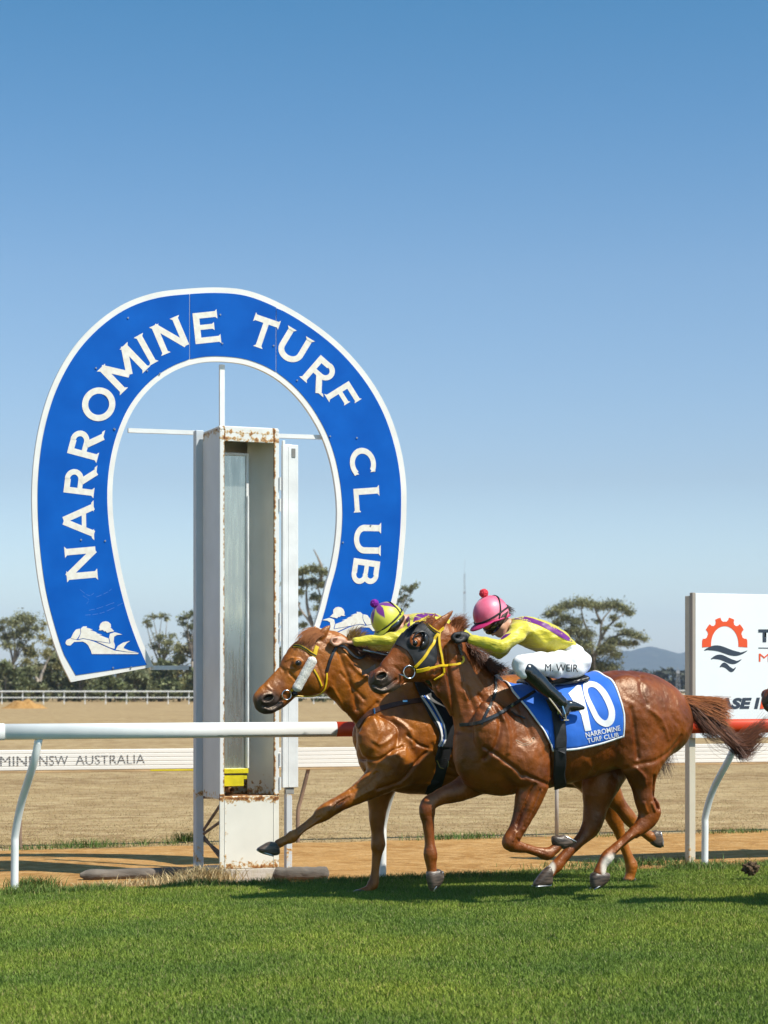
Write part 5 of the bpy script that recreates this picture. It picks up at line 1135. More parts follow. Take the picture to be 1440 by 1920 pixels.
# breastplate and martingale
lay_strap('breastplate', fn, bvN, c2([(395, 828), (460, 825), (525, 810), (600, 775), (680, 730), (760, 685), (855, 628)]), .024, M_blk, hN, .016); lay_strap('breastplate', fn, bvN, c2([(598, 540), (605, 620), (580, 700), (545, 770), (520, 830)]), .020, M_blk, hN, .006)
lay_strap('buckle', fn, bvN, c2([(695, 712), (715, 722)]), .030, M_stl, hN, .020); lay_strap('buckle', fn, bvN, c2([(598, 625), (600, 650)]), .020, M_stl, hN, .012); lay_strap('strap_end', fn, bvN, c2([(690, 750), (720, 775), (790, 793)]), .010, M_blk, hN, .012)
lay_strap('rein', fn, bvN, c2([(400, 330), (392, 420), (375, 500), (350, 570), (330, 605)]), .014, M_blk, hN, .014) if False else None
# brand on the shoulder
M_brand = mat('brand_mark', (.45, .30, .19, 1), .7)
lay_strap('shoulder_brand', fn, bvN, c2([(722, 918), (745, 925), (770, 942), (800, 935), (835, 900), (838, 918), (820, 940), (780, 952), (745, 945), (725, 920)]), .0042, M_brand, hN, .001, .0006); lay_strap('shoulder_brand', fn, bvN, c2([(762, 910), (790, 922), (812, 910)]), .0035, M_brand, hN, .001, .0006)

# saddle cloths: wrapped round the barrel from one flank over the back to the other
def saddle_cloth(fr, bv, Fe, Re, name, m, parent, zc_px, off=.010, bulge=.02, nu=70, nv=60, fold=.006, border=None, Mb=None, ysurf=-.25):
    fe = [fr.p(x, y, ysurf) for x, y in Fe]; re = [fr.p(x, y, ysurf) for x, y in Re]
    fz = [p.z for p in fe][::-1]; fx = [p.x for p in fe][::-1]; rz_ = [p.z for p in re][::-1]; rx = [p.x for p in re][::-1]; zc = fr.p(*zc_px, 0).z
    zbf, zbr = fz[0], rz_[0]; V = []
    for i in range(nu+1):
        u = i/nu
        zb = zbf+(zbr-zbf)*u-bulge*math.sin(math.pi*u); thb = math.atan2(zb-zc, .27)
        for j in range(nv+1):
            w_ = j/nv*2-1; th = math.pi/2+(math.pi/2-thb)*w_; z = zc+.30*math.sin(th)
            x = np.interp(z, fz, fx)*(1-u)+np.interp(z, rz_, rx)*u
            d = Vector((0, math.cos(th), math.sin(th))); o = Vector((x, 0, zc)); r = bv.ray_cast(o+d*.7, -d)
            p = r[0] if r[0] else o+d*.27
            if not r[0] or (p-o).length > .50: p = o+d*.30
            V.append(p+d*off)
    V = np.array([tuple(v) for v in V]).reshape(nu+1, nv+1, 3)
    for _ in range(3): V[1:-1, 1:-1] = (V[1:-1, 1:-1]*2+V[:-2, 1:-1]+V[2:, 1:-1]+V[1:-1, :-2]+V[1:-1, 2:])/6
    for i in range(nu+1):
        for j in range(nv+1):
            th = 1.57; w_ = abs(j/nv*2-1); q = V[i, j]; n_ = fold*(w_**1.5)*(noise.noise(Vector((i/nu*5.5, w_*1.6, 2)))+.5*math.sin(i/nu*17+w_*2.5)*w_+.35*noise.noise(Vector((i/nu*14, w_*5, 6))))
            sg = -1 if q[1] < 0 else 1; V[i, j, 1] += sg*(n_+fold*.6)
    Vf = V.reshape(-1, 3); ids = lambda i, j: i*(nv+1)+j
    bw = border
    isb = lambda i, j: bw and (i < bw or i >= nu-bw or j < bw or j >= nv-bw)
    Q = np.array([(ids(i, j), ids(i, j+1), ids(i+1, j+1), ids(i+1, j)) for i in range(nu) for j in range(nv) if not isb(i, j)])
    o = obj(name, Vf, Q, m, parent, True); s = o.modifiers.new('t', 'SOLIDIFY'); s.thickness = .005; s.offset = 1
    if bw:
        Q2 = np.array([(ids(i, j), ids(i, j+1), ids(i+1, j+1), ids(i+1, j)) for i in range(nu) for j in range(nv) if isb(i, j)])
        V2 = Vf.copy(); b = obj('cloth_border', V2, Q2, Mb, o, True); s = b.modifiers.new('t', 'SOLIDIFY'); s.thickness = .007; s.offset = 1
    Qa = [(ids(i, j), ids(i, j+1), ids(i+1, j+1), ids(i+1, j)) for i in range(nu) for j in range(nv)]
    return o, BVHTree.FromPolygons([tuple(v) for v in Vf], Qa)
M_clb = mat('blue_saddle_cloth', (.0, .13, .62, 1), .7, var=.08, scale=5, bump=.004, bscale=9, sheen=.3); M_wc = mat('white_cloth', (.80, .80, .80, 1), .7, var=.04, scale=8, bump=.001, bscale=60)
cloth, bvC = saddle_cloth(fn, bvN, [(949, 1262), (962, 1285), (990, 1325), (1015, 1366), (1034, 1410)], [(1102, 1262), (1137, 1284), (1155, 1313), (1165, 1345), (1165, 1382)], 'saddle_cloth', M_clb, hN, (1040, 1385), border=1, Mb=M_wc, nu=56, nv=72)
c3_ = lambda L: [(1000+x/3.2, 1100+y/3.2) for x, y in L]
ot = c3_([(300, 590), (335, 572), (385, 582), (430, 620), (465, 680), (487, 745), (482, 805), (452, 838), (415, 838), (370, 805), (335, 735), (305, 660)]); it = c3_([(325, 625), (340, 608), (370, 612), (402, 645), (430, 695), (448, 745), (448, 780), (436, 800), (418, 800), (392, 775), (362, 720), (335, 665)])
bm = bmesh.new(); o1 = curve(ot, n=3, closed=True); i1 = curve(it, n=3, closed=True); va = [bm.verts.new((p[0], p[1], 0)) for p in o1]; vb = [bm.verts.new((p[0], p[1], 0)) for p in i1]
for i in range(len(va)): j = (i+1) % len(va); bm.faces.new([va[i], va[j], vb[j], vb[i]])
bmesh.ops.triangulate(bm, faces=bm.faces[:]); lay_bm('number', bm, fn, bvC, M_wc, cloth, .0085, 4)
lay_bm('number', poly_bm([c3_([(208, 645), (240, 618), (262, 596), (285, 598), (318, 730), (345, 862), (308, 868), (285, 770), (262, 680), (225, 672)])]), fn, bvC, M_wc, cloth, .0085, 4)
lay_bm('lettering', text_px('NARROMINE', (1098, 1383), (1163, 1369), 9.5, bold=.012), fn, bvC, M_wc, cloth, .0085, 3); lay_bm('lettering', text_px('TURF CLUB', (1101, 1393), (1160, 1381), 8.5, bold=.012), fn, bvC, M_wc, cloth, .0085, 3)
gp = c2([(975, 640), (985, 760), (985, 880), (985, 1000), (978, 1100), (985, 1190)])
lay_strap('girth', fn, bvN, c2([(985, 960), (985, 1060), (978, 1130), (990, 1192)]), .088, M_blkc, hN, .022, .006); lay_strap('girth', fn, bvC, c2([(960, 640), (975, 760), (990, 900), (988, 990)]), .088, M_blkc, hN, .016, .006)
# far horse cloth (black, white and blue edging) and saddles
clothF, bvCF = saddle_cloth(ff, bvF, [(782, 1262), (786, 1300), (802, 1335), (822, 1372), (818, 1402)], [(925, 1262), (950, 1290), (965, 1330), (975, 1370), (972, 1400)], 'saddle_cloth', M_blkc, hF, (880, 1385), nu=50, nv=60)
for off_, wd_, mm, nm in ((-1, .018, M_wc, 'white_edging'), (9, .014, M_wc, 'white_edging'), (4, .010, M_clb, 'blue_edging')):
    lay_strap(nm, ff, bvCF, [(790+off_, 1305), (806+off_, 1328), (824+off_*.8, 1360), (829+off_*.6, 1385), (822+off_*.5, 1400)], wd_, mm, hF, .009)
def saddle(fr, parent, pts, name='saddle'):
    f = Field((pts[0].x-.25, -.30, pts[0].z-.28), (pts[0].x+.45, .30, pts[0].z+.2), .009)
    p = pts
    f.tube([(p[0].x, 0, p[0].z, .030, .13), (p[1].x, 0, p[1].z, .022, .15), (p[2].x, 0, p[2].z, .030, .16)], .02)
    for s in (-1, 1):
        for i in range(6): a = i/5; f.tube([(p[0].x+.05+.06*a, s*.10, p[0].z-.01, .05, .012), (p[0].x+.05+.05*a, s*(.265+.0*a), p[0].z-.06-.1*a, .05, .012)], .01, raw=True)
    V, Q = f.mesh(); return obj(name, V, Q, M_blk, parent, True)
saddle(fn, hN, [fn.p(985, 1279), fn.p(1030, 1283), fn.p(1085, 1272)]); saddle(ff, hF, [ff.p(800, 1262), ff.p(850, 1266), ff.p(905, 1258)])
lay_strap('saddle_flap', ff, bvCF, c1([(1010, 610), (1060, 650), (1120, 700), (1180, 745)]), .085, M_blkc, hF, .014)

# manes and tails
CB = (.16, .045, .012); CD = (.035, .012, .006); CR = (.30, .095, .03)
hairs(fn, [[(842, 1176, -.01), (850, 1162, -.01), (862, 1156, -.02)], [(852, 1182, -.01), (862, 1165, -.01), (874, 1158, -.02)], [(862, 1192, -.02), (872, 1178, -.02), (880, 1172, -.03)]], 420, .0045, CB, CR, 'mane', hN, .014, .010, .022)
hairs(fn, [[(870, 1205, -.02), (885, 1215, -.07), (898, 1232, -.09)], [(885, 1222, -.02), (905, 1230, -.08), (918, 1252, -.10)], [(905, 1248, -.02), (925, 1250, -.08), (945, 1258, -.11)], [(925, 1266, -.02), (940, 1256, -.08), (958, 1262, -.10)]], 900, .0045, CD, CB, 'mane', hN, .022, .016, .03)
hairs(fn, [[(812, 1160, 0), (805, 1158, -.02), (792, 1166, -.05)], [(826, 1166, 0), (812, 1164, -.04), (800, 1172, -.06)]], 160, .004, CB, CR, 'forelock', hN, .012, .008, .02)
hairs(ff, [[(612, 1188, 0), (590, 1178, -.03), (566, 1186, -.05), (552, 1204, -.06)], [(618, 1190, 0), (600, 1184, -.04), (580, 1190, -.07), (566, 1206, -.075)], [(622, 1194, 0), (610, 1188, -.05), (596, 1196, -.08), (586, 1212, -.085)]], 420, .0045, CR, (.40, .15, .04), 'forelock', hF, .010, .008, .012)
hairs(ff, [[(650, 1206, -.01), (655, 1188, -.01), (662, 1176, -.02)], [(665, 1212, -.01), (672, 1192, -.01), (686, 1182, -.02)], [(682, 1218, -.01), (695, 1202, -.02), (708, 1205, -.03)]], 460, .0045, (.10, .05, .015), (.34, .20, .05), 'mane', hF, .020, .010, .03)
hairs(ff, [[(640, 1203, -.02), (665, 1216, -.07), (690, 1228, -.08)], [(690, 1224, -.02), (705, 1226, -.07), (730, 1236, -.08)], [(720, 1234, -.02), (740, 1230, -.06), (765, 1240, -.08)]], 520, .0045, CD, CB, 'mane', hF, .018, .016, .03)
M_tail = M_hair
hairs(fn, [[(1262, 1303, 0), (1292, 1306, 0), (1330, 1310, -.02), (1362, 1310, -.03)], [(1264, 1306, 0), (1295, 1312, -.01), (1335, 1322, -.02), (1366, 1338, -.03)], [(1266, 1309, -.01), (1292, 1322, -.02), (1325, 1345, -.02), (1368, 1366, -.03)]], 1900, .0075, (.24, .065, .015), (.42, .14, .035), 'tail', hN, .007, .006, .035)
hairs(fn, [[(1266, 1310, -.01), (1290, 1330, -.03), (1310, 1360, -.03), (1330, 1385, -.04)], [(1266, 1309, 0), (1310, 1330, -.02), (1350, 1370, -.03), (1385, 1400, -.03)], [(1266, 1307, 0), (1320, 1325, 0), (1365, 1365, 0), (1400, 1408, -.01)]], 900, .006, (.06, .024, .014), (.22, .08, .03), 'tail', hN, .010, .010, .03)
hairs(fn, [[(1340, 1355, -.02), (1372, 1385, -.02), (1400, 1375, -.03), (1436, 1346, -.03)], [(1345, 1365, -.02), (1375, 1395, -.02), (1402, 1390, -.03), (1440, 1362, -.03)], [(1350, 1370, 0), (1378, 1400, 0), (1396, 1422, 0), (1412, 1398, 0)]], 1000, .0055, (.06, .022, .014), (.20, .07, .03), 'tail', hN, .018, .030, .04)
hairs(fn, [[(1300, 1345, -.02), (1330, 1385, -.03), (1375, 1402, -.03), (1440, 1385, -.05)], [(1310, 1345, 0), (1335, 1380, 0), (1392, 1412, 0), (1445, 1372, 0)]], 34, .003, (.05, .02, .015), (.15, .055, .03), 'tail', hN, .04, .06, .04)
hairs(ff, [[(1120, 1310, 0), (1170, 1340, 0), (1215, 1400, 0), (1232, 1462, 0)], [(1122, 1306, 0), (1180, 1325, 0), (1228, 1385, 0), (1248, 1450, 0)], [(1124, 1303, 0), (1190, 1315, 0), (1240, 1375, 0), (1257, 1432, 0)]], 900, .0065, (.025, .012, .008), (.09, .04, .018), 'tail', hF, .022, .02, .05)

# third horse: its muzzle shows at the right edge and its shadow lies on the turf
h3 = hN.copy(); COL.objects.link(h3); h3.location = hN.location+Vector((0, 0, 0))
q3 = at(1438, 1316, 12.95); mz = fn.M @ fn.p(700, 1280); h3.location = Vector(hN.location)+(q3-mz)
h3['label'] = 'dark muzzled racehorse just entering at the right edge, only its nose in view'
def copy_kids(src, dst, skip=()):
    for ch in [c for c in bpy.data.objects if c.parent == src]:
        if ch.name.split('.')[0] in skip: continue
        c = ch.copy(); COL.objects.link(c); c.parent = dst; c.matrix_parent_inverse = ch.matrix_parent_inverse.copy(); copy_kids(ch, c, skip)
copy_kids(hN, h3, ('lettering', 'number'))
# ================================================================ JOCKEYS
M_skin = mat('skin', (.62, .34, .22, 1), .5, var=.08, scale=20)
M_pink = mat('pink_silk', (.68, .045, .13, 1), .45, var=.08, scale=7, bump=.002, bscale=18, sheen=.3, coat=.15, col2=(.84, .22, .32, 1)); M_pur = mat('purple_silk', (.17, .015, .22, 1), .5, var=.15, scale=12, bump=.003, bscale=20)
def silk(name, c, c2):
    m = mat(name, c, .42, var=.1, scale=5, bump=.02, bscale=11, sheen=.25, col2=c2, stretch=(1, .6, 2.2)); return m
M_lime = silk('lime_silk', (.70, .60, .05, 1), (.56, .48, .025, 1)); M_bree = mat('white_breeches', (.82, .82, .84, 1), .5, var=.03, scale=5, bump=.012, bscale=9)
M_boot = mat('patent_boot', (.012, .012, .014, 1), .16, var=.2, scale=10, coat=.8, bump=.004, bscale=26); M_gog = mat('goggle', (.01, .01, .012, 1), .05, coat=1)
M_pomp = mat('red_pompom', (.85, .05, .08, 1), .9, var=.2, scale=80, bump=.008, bscale=90); M_pomv = mat('purple_pompom', (.25, .01, .35, 1), .9, var=.2, scale=80, bump=.008, bscale=90)
M_hairb = mat('brown_hair', (.05, .025, .015, 1), .6, var=.3, scale=40)
def jockey(fr, name, label, cfg):
    root = empty('person', fr.M, label, 'person', 'jockeys crouching over the racehorses')
    def St(L):
        o = []
        for q in L:
            px, py, y, r = q[:4]; c = fr.p(px, py, y); a = r/fr.pm(px, py, y); b = q[4] if len(q) > 4 else a; o.append((c.x, y, c.z, a, b))
        return o
    ch = {k: [St(L) for L in v] for k, v in cfg['chains'].items()}
    al = np.array([s for v in ch.values() for L in v for s in L]); lo = [al[:, 0].min()-.15, al[:, 1].min()-.12, al[:, 2].min()-.14]; hi = [al[:, 0].max()+.18, al[:, 1].max()+.12, al[:, 2].max()+.2]
    h = .0068
    f = Field(lo, hi, h)
    for k, v in ch.items():
        for L in v: f.tube(L, .022 if k not in ('hand', 'boot') else .008, shrink=.011 if k not in ('head', 'hand') else 0)
    hc, hr = cfg['head']; q = fr.p(hc[0], hc[1], hc[2]); m = fr.pm(hc[0], hc[1])
    fw = Vector((-math.cos(cfg['tilt']), 0, -math.sin(cfg['tilt']))); up = Vector((-math.sin(cfg['tilt']), 0, math.cos(cfg['tilt']))); sd = Vector((0, -1, 0))
    ct = cfg.get('captilt', cfg['tilt']); fc_, sc_ = Vector((-math.cos(ct), 0, -math.sin(ct))), sd.copy(); upc = Vector((-math.sin(ct), 0, math.cos(ct)))
    if cfg.get('yaw'): R = Matrix.Rotation(cfg['yaw'], 3, up); fw = R @ fw; sd = R @ sd
    H = lambda a, b, c: q+fw*a+up*b+sd*c
    def hb(p, r, k=.02, carve=False): f.ball(tuple(p), r, k, carve)
    hb(H(0, .01, 0), (.093, .076, .093)); hb(H(.03, -.075, 0), (.062, .056, .062), .03); hb(H(.055, -.115, 0), (.032, .034, .028), .03); hb(H(.095, -.055, 0), (.014, .012, .022), .018)
    for s in (-1, 1): hb(H(.074, -.03, s*.032), .016, .01, True); hb(H(.045, -.075, s*.04), .024, .02); hb(H(-.012, -.045, s*.078), (.022, .009, .026), .006)
    hb(H(.083, -.098, 0), (.012, .018, .006), .006)
    f.relief([((H(.092, -.091, 0)).x, (H(.092, -.091, 0)).z), ((H(.07, -.094, 0)).x, (H(.07, -.094, 0)).z)], .004, .004, 0)
    V, Q = f.mesh(); body = obj('body', V, Q, M_skin, root, True)
    for s in (-1, 1):
        bm = bmesh.new(); bmesh.ops.create_uvsphere(bm, u_segments=12, v_segments=8, radius=.012); c = H(.070, -.03, s*.032)
        for v in bm.verts: v.co += c
        me = bpy.data.meshes.new('eye'); bm.to_mesh(me); bm.free(); me.materials.append(M_eye); e = bpy.data.objects.new('eye', me); COL.objects.link(e); e.parent = root
    parts = {}
    def garment(nm, keys, m, amp=.004, fq=(9, 9, 26), seams=None):
        g = Field(lo, hi, h)
        for k in keys:
            for L in ch[k]: g.tube(L, .030)
        if amp:
            X, Y, Z = np.meshgrid(*g.ax, indexing='ij', sparse=True)
            w1 = np.sin(X*fq[0]*3+Z*fq[2]*2.1+2.5*np.sin(X*9+Y*7))*np.sin(Y*12+X*11+1.3*np.sin(Z*17)); w2 = np.sin(X*41-Z*63+3*np.sin(Y*15))*np.sin(Z*19+Y*23)
            g.F += (amp*w1+amp*.45*w2).astype(np.float32)
        V, Q = g.mesh(); o = obj(nm, V, Q, m, root, True); return o
    jer = garment('jersey', ['trunk', 'arm'], M_lime, .007); bre = garment('breeches', ['hip', 'thigh'], M_bree, .0065)
    for i in range(2):
        g = Field(lo, hi, h); g.tube(ch['boot'][i], .014); g.tube(ch['foot'][i], .014); V, Q = g.mesh(); bt = obj('boot', V, Q, M_boot, root, True)
    if cfg.get('gloves'):
        g = Field(lo, hi, .005)
        for L in ch['hand']: g.tube([(a, b, c, r+.004, r2+.004) for a, b, c, r, r2 in L], .006)
        V, Q = g.mesh(); obj('glove', V, Q, M_blkc, root, True)
    # helmet with cap cover, peak, band and pompom
    if cfg.get('capyaw') is not None: fwc, sdc = Matrix.Rotation(cfg['capyaw'], 3, upc) @ fc_, Matrix.Rotation(cfg['capyaw'], 3, upc) @ sc_
    else: fwc, sdc = fc_, sc_
    rx, ry_, rz_ = cfg['cap']; V = []; nu_, nv_ = 40, 22; cut = cfg.get('cut', -.30)
    def CP(th, u, k=1.0):
        r = math.sqrt(max(0, 1-u*u)); e = 1+.022*abs(math.cos(th*3))*(1-abs(u))*.6
        return q+fwc*(rx*r*math.cos(th)*k*e)+sdc*(ry_*r*math.sin(th)*k*e)+upc*(rz_*u*k+.018)
    us = [cut+(1-cut)*math.sin(j/nv_*math.pi/2) for j in range(nv_+1)]; C = []
    star = cfg.get('star'); 
    for j, u in enumerate(us):
        for i in range(nu_*3): 
            th = 2*math.pi*i/(nu_*3); V.append(CP(th, u))
            if star:
                tri = abs(((th/(2*math.pi)*6) % 1)-.5)*2; ang = math.acos(max(-1, min(1, u))); C.append((.17, .015, .24) if ang < .38+.85*tri else (.66, .64, .06))
    n3 = nu_*3; Fc = [(j*n3+i, j*n3+(i+1) % n3, (j+1)*n3+(i+1) % n3, (j+1)*n3+i) for j in range(nv_) for i in range(n3)]
    cap = obj('cap', V, Fc, mat('starred_silk', (1, 1, 1, 1), .45, attr=True, var=.06, scale=9, bump=.002, bscale=18, sheen=.3) if star else M_pink, root, True, np.array(C) if star else None)
    sm = cap.modifiers.new('t', 'SOLIDIFY'); sm.thickness = .012; sm.offset = -1
    mb = MB(); n_ = 60; lo_ = [CP(2*math.pi*i/n_, cut, 1.02) for i in range(n_+1)]; mb.tube([p for p in lo_], .0075, 8, False); mb.build('cap_rim', cfg['rim'], cap, True)
    # peak
    V = []; m1 = 24
    for r_, dz in ((1.0, 0), (1.18, -.008), (1.36, -.022), (1.42, -.030)):
        for i in range(m1+1):
            th = -1.15+2.3*i/m1; fall = (math.cos(th*1.36) if abs(th*1.36) < 1.57 else 0); k = 1+(r_-1)*max(0, fall)**.6
            b = CP(th, cut); c0 = q+upc*(rz_*cut+.018); V.append(c0+(b-c0)*k+upc*dz*max(0, fall))
    Fc = [(a*(m1+1)+i, a*(m1+1)+i+1, (a+1)*(m1+1)+i+1, (a+1)*(m1+1)+i) for a in range(3) for i in range(m1)]
    pk = obj('cap_peak', V, Fc, cfg['rim'], cap, True); s_ = pk.modifiers.new('t', 'SOLIDIFY'); s_.thickness = .006
    bm = bmesh.new(); bmesh.ops.create_icosphere(bm, subdivisions=4, radius=.030); pc = q+upc*(rz_+.040)+fwc*.01
    for v in bm.verts: v.co = v.co*(1+.16*noise.noise(v.co*150))+pc
    me = bpy.data.meshes.new('pompom'); bm.to_mesh(me); bm.free(); me.materials.append(cfg['pom']); e = bpy.data.objects.new('pompom', me); COL.objects.link(e); e.parent = cap
    # goggles across the face and their elastic round the cap
    V = []; m1 = 22
    for j in range(9):
        bb = -.008-.046*j/8
        for i in range(m1+1):
            th = -1.25+2.5*i/m1; bul = .010*math.sin(math.pi*j/8); V.append(H((.100+bul)*math.cos(th)*.98, bb, (.084+bul)*math.sin(th)))
    Fc = [(a*(m1+1)+i, a*(m1+1)+i+1, (a+1)*(m1+1)+i+1, (a+1)*(m1+1)+i) for a in range(8) for i in range(m1)]
    g = obj('goggles', V, Fc, M_gog, root, True); s_ = g.modifiers.new('t', 'SOLIDIFY'); s_.thickness = .008
    V = []
    for i in range(31):
        th = -2.3+4.6*i/30+math.pi
        for bb in (-.018, -.052): V.append(H(-.088*math.cos(th-math.pi)*1.06-.0, bb-.02*0, .090*math.sin(th-math.pi)*1.03))
    Fc = [(2*i, 2*i+1, 2*i+3, 2*i+2) for i in range(30)]; hb_ = obj('hair', V, Fc, M_hairb, root, True); s_ = hb_.modifiers.new('t', 'SOLIDIFY'); s_.thickness = .014
    mb = MB(); hb2 = hairs_local(H, root)
    return root, body, jer, bre, cap, CP, H, St
def hairs_local(H, root):
    R = []
    for _ in range(260):
        s = random.choice((-1, 1)) if random.random() < .8 else 0; a = random.uniform(-.10, -.045); c = (s*random.uniform(.055, .082)) if s else random.uniform(-.06, .06)
        if not s: a = -.092
        p0 = H(a, random.uniform(-.05, .0), c); p1 = p0+(H(-.004, -.03, 0)-H(0, 0, 0)); p2 = p0+(H(-.008+random.uniform(-.01, .01), -.05-random.uniform(0, .02), random.uniform(-.01, .01))-H(0, 0, 0)); R.append(([p0, (p0+p1)/2, p1, p2], (.05, .022, .014)))
    return strands('hair', R, M_hair, root, .004)
def hand_chain(px, py, y, curl=1, sgn=1, s=1.0):
    "a closed hand round the rein: palm, four unequal bent fingers and a thumb; px offsets in the photo"
    out = [[(px+9*s, py, y, 8.5*s), (px+2*s, py-1*s, y, 9.5*s, .020), (px-4*s, py-1*s, y, 8.0*s, .019)]]
    for i, (ln, r) in enumerate(((1.0, 2.7), (1.1, 2.8), (1.02, 2.7), (.82, 2.4))):
        yy = y-.030*sgn+.020*sgn*i; oy = (i-1.5)*1.6*s
        out.append([(px-3*s, py-5*s+oy*.5, yy, r*s), (px-11*s*ln, py-4*s+oy*.7, yy, r*s), (px-14.5*s*ln, py+2*s+oy*.8, yy, r*.95*s), (px-10*s*ln, py+6.5*s+oy*.6, yy, r*.85*s), (px-5*s, py+6*s+oy*.5, yy, r*.8*s)])
    out.append([(px+4*s, py+4*s, y-.02*sgn, 3.2*s), (px-3*s, py+8*s, y-.030*sgn, 3.0*s), (px-9*s, py+8*s, y-.028*sgn, 2.5*s)])
    return out
def decal(name, polys, fr, target, m, parent, off=.003, L=4):
    me = target.data; bv = BVHTree.FromPolygons([tuple(v.co) for v in me.vertices], [tuple(p.vertices) for p in me.polygons])
    bms = poly_bm(polys) if not isinstance(polys, bmesh.types.BMesh) else polys
    fine(bms, L); V = []; bad = set()
    for v in bms.verts:
        d = fr.lray(v.co.x, v.co.y).normalized(); r = bv.ray_cast(fr.c, d)
        if r[0] is None: bad.add(len(V)); V.append(fr.p(v.co.x, v.co.y, 0))
        else: V.append(r[0]-d*off)
    bms.verts.index_update(); Fc = [[v.index for v in f.verts] for f in bms.faces if not any(v.index in bad for v in f.verts)]
    bms.free()
    used = sorted({i for f in Fc for i in f}); mp_ = {a: b for b, a in enumerate(used)}
    return obj(name, [V[i] for i in used], [[mp_[i] for i in f] for f in Fc], m, parent, True)

ycal = -.315
nearC = {'chains': {
    'trunk': [[(1060, 1211, 0, 15, .13), (1040, 1202, 0, 24, .15), (1010, 1192, 0, 30, .165), (985, 1184, 0, 27, .17), (968, 1178, 0, 20, .15)], [(972, 1181, -.17, 14), (972, 1180, 0, 16), (972, 1181, .17, 14)]],
    'arm': [[(974, 1183, -.16, 17), (965, 1193, -.21, 16), (950, 1206, -.24, 14), (938, 1212, -.25, 13), (922, 1209, -.23, 11.5), (902, 1203, -.18, 10.5), (886, 1200, -.145, 9.5)],
            [(968, 1185, .15, 16), (950, 1206, .21, 14), (936, 1222, .23, 12.5), (915, 1212, .18, 11), (892, 1204, .09, 9)]],
    'wrist': [[(890, 1200, -.145, 8), (880, 1199, -.13, 7.5), (872, 1198, -.12, 7.5)], [(895, 1204, .09, 8), (872, 1200, .03, 7.5)]],
    'neck': [[(968, 1176, 0, 17, .07), (950, 1170, 0, 15, .058), (938, 1166, -.0, 15, .055)]],
    'hip': [[(1056, 1215, 0, 16, .14), (1068, 1230, 0, 25, .165), (1076, 1243, 0, 27, .175)], [(1072, 1248, -.09, 24, .09), (1072, 1248, .09, 24, .09)]],
    'thigh': [[(1070, 1245, -.10, 27), (1045, 1246, -.17, 25), (1010, 1246, -.24, 22), (985, 1245, -.285, 18.5), (975, 1247, -.30, 16), (983, 1258, -.31, 15)], [(1070, 1245, .10, 27), (1045, 1246, .17, 25), (1010, 1246, .24, 22), (978, 1246, .29, 17), (985, 1258, .31, 15)]],
    'boot': [[(988, 1257, -.312, 16.5), (1003, 1272, -.318, 17), (1022, 1291, -.322, 14.5), (1040, 1306, -.324, 12.5), (1052, 1317, -.325, 12)], [(988, 1257, .312, 16.5), (1003, 1272, .318, 17), (1022, 1291, .322, 14.5), (1040, 1306, .324, 12.5), (1052, 1317, .325, 12)]],
    'foot': [[(1092, 1327, -.325, 4.5, .022), (1076, 1325, -.325, 10, .030), (1062, 1325, -.325, 12, .034), (1058, 1336, -.325, 9.5, .040), (1054, 1344, -.325, 5.5, .036)], [(1092, 1327, .325, 4.5, .022), (1076, 1325, .325, 10, .03), (1062, 1325, .325, 12, .034), (1058, 1336, .325, 9.5, .04), (1054, 1344, .325, 5.5, .036)]],
    'hand': hand_chain(864, 1195, -.115)+hand_chain(868, 1199, .03)},
    'head': ((922, 1157, 0), 1), 'tilt': .98, 'captilt': .30, 'yaw': .3, 'capyaw': .2, 'cap': (.128, .108, .128), 'rim': mat('magenta_rim', (.62, .03, .16, 1), .5), 'pom': M_pomp, 'gloves': True}
jn, jb, jj, jbr, jcap, CPn, Hn_, _ = jockey(fn, 'person', 'jockey in a pink cap with a red pompom, lime and purple silks and white breeches', nearC)
c2p = c2
decal('purple_stripe', [c2([(712, 196), (735, 182), (770, 177), (830, 190), (900, 215), (960, 243), (1010, 272), (1045, 300), (1068, 330), (1035, 322), (990, 300), (930, 262), (860, 228), (790, 205), (740, 196)])], fn, jj, M_pur, jj)
decal('purple_stripe', [c2([(700, 362), (722, 352), (760, 372), (830, 392), (850, 402), (790, 410), (740, 404)])], fn, jj, M_pur, jj); decal('purple_star', [c2([(598, 300), (625, 295), (648, 262), (668, 285), (700, 278), (672, 300), (640, 318)])], fn, jj, M_pur, jj)
decal('lettering', text_px('M. WEIR', (1022, 1258.5), (1084, 1260), 14, bold=0), fn, jbr, mat('black_print', (.02, .02, .025, 1), .6), jbr, .003, 3)
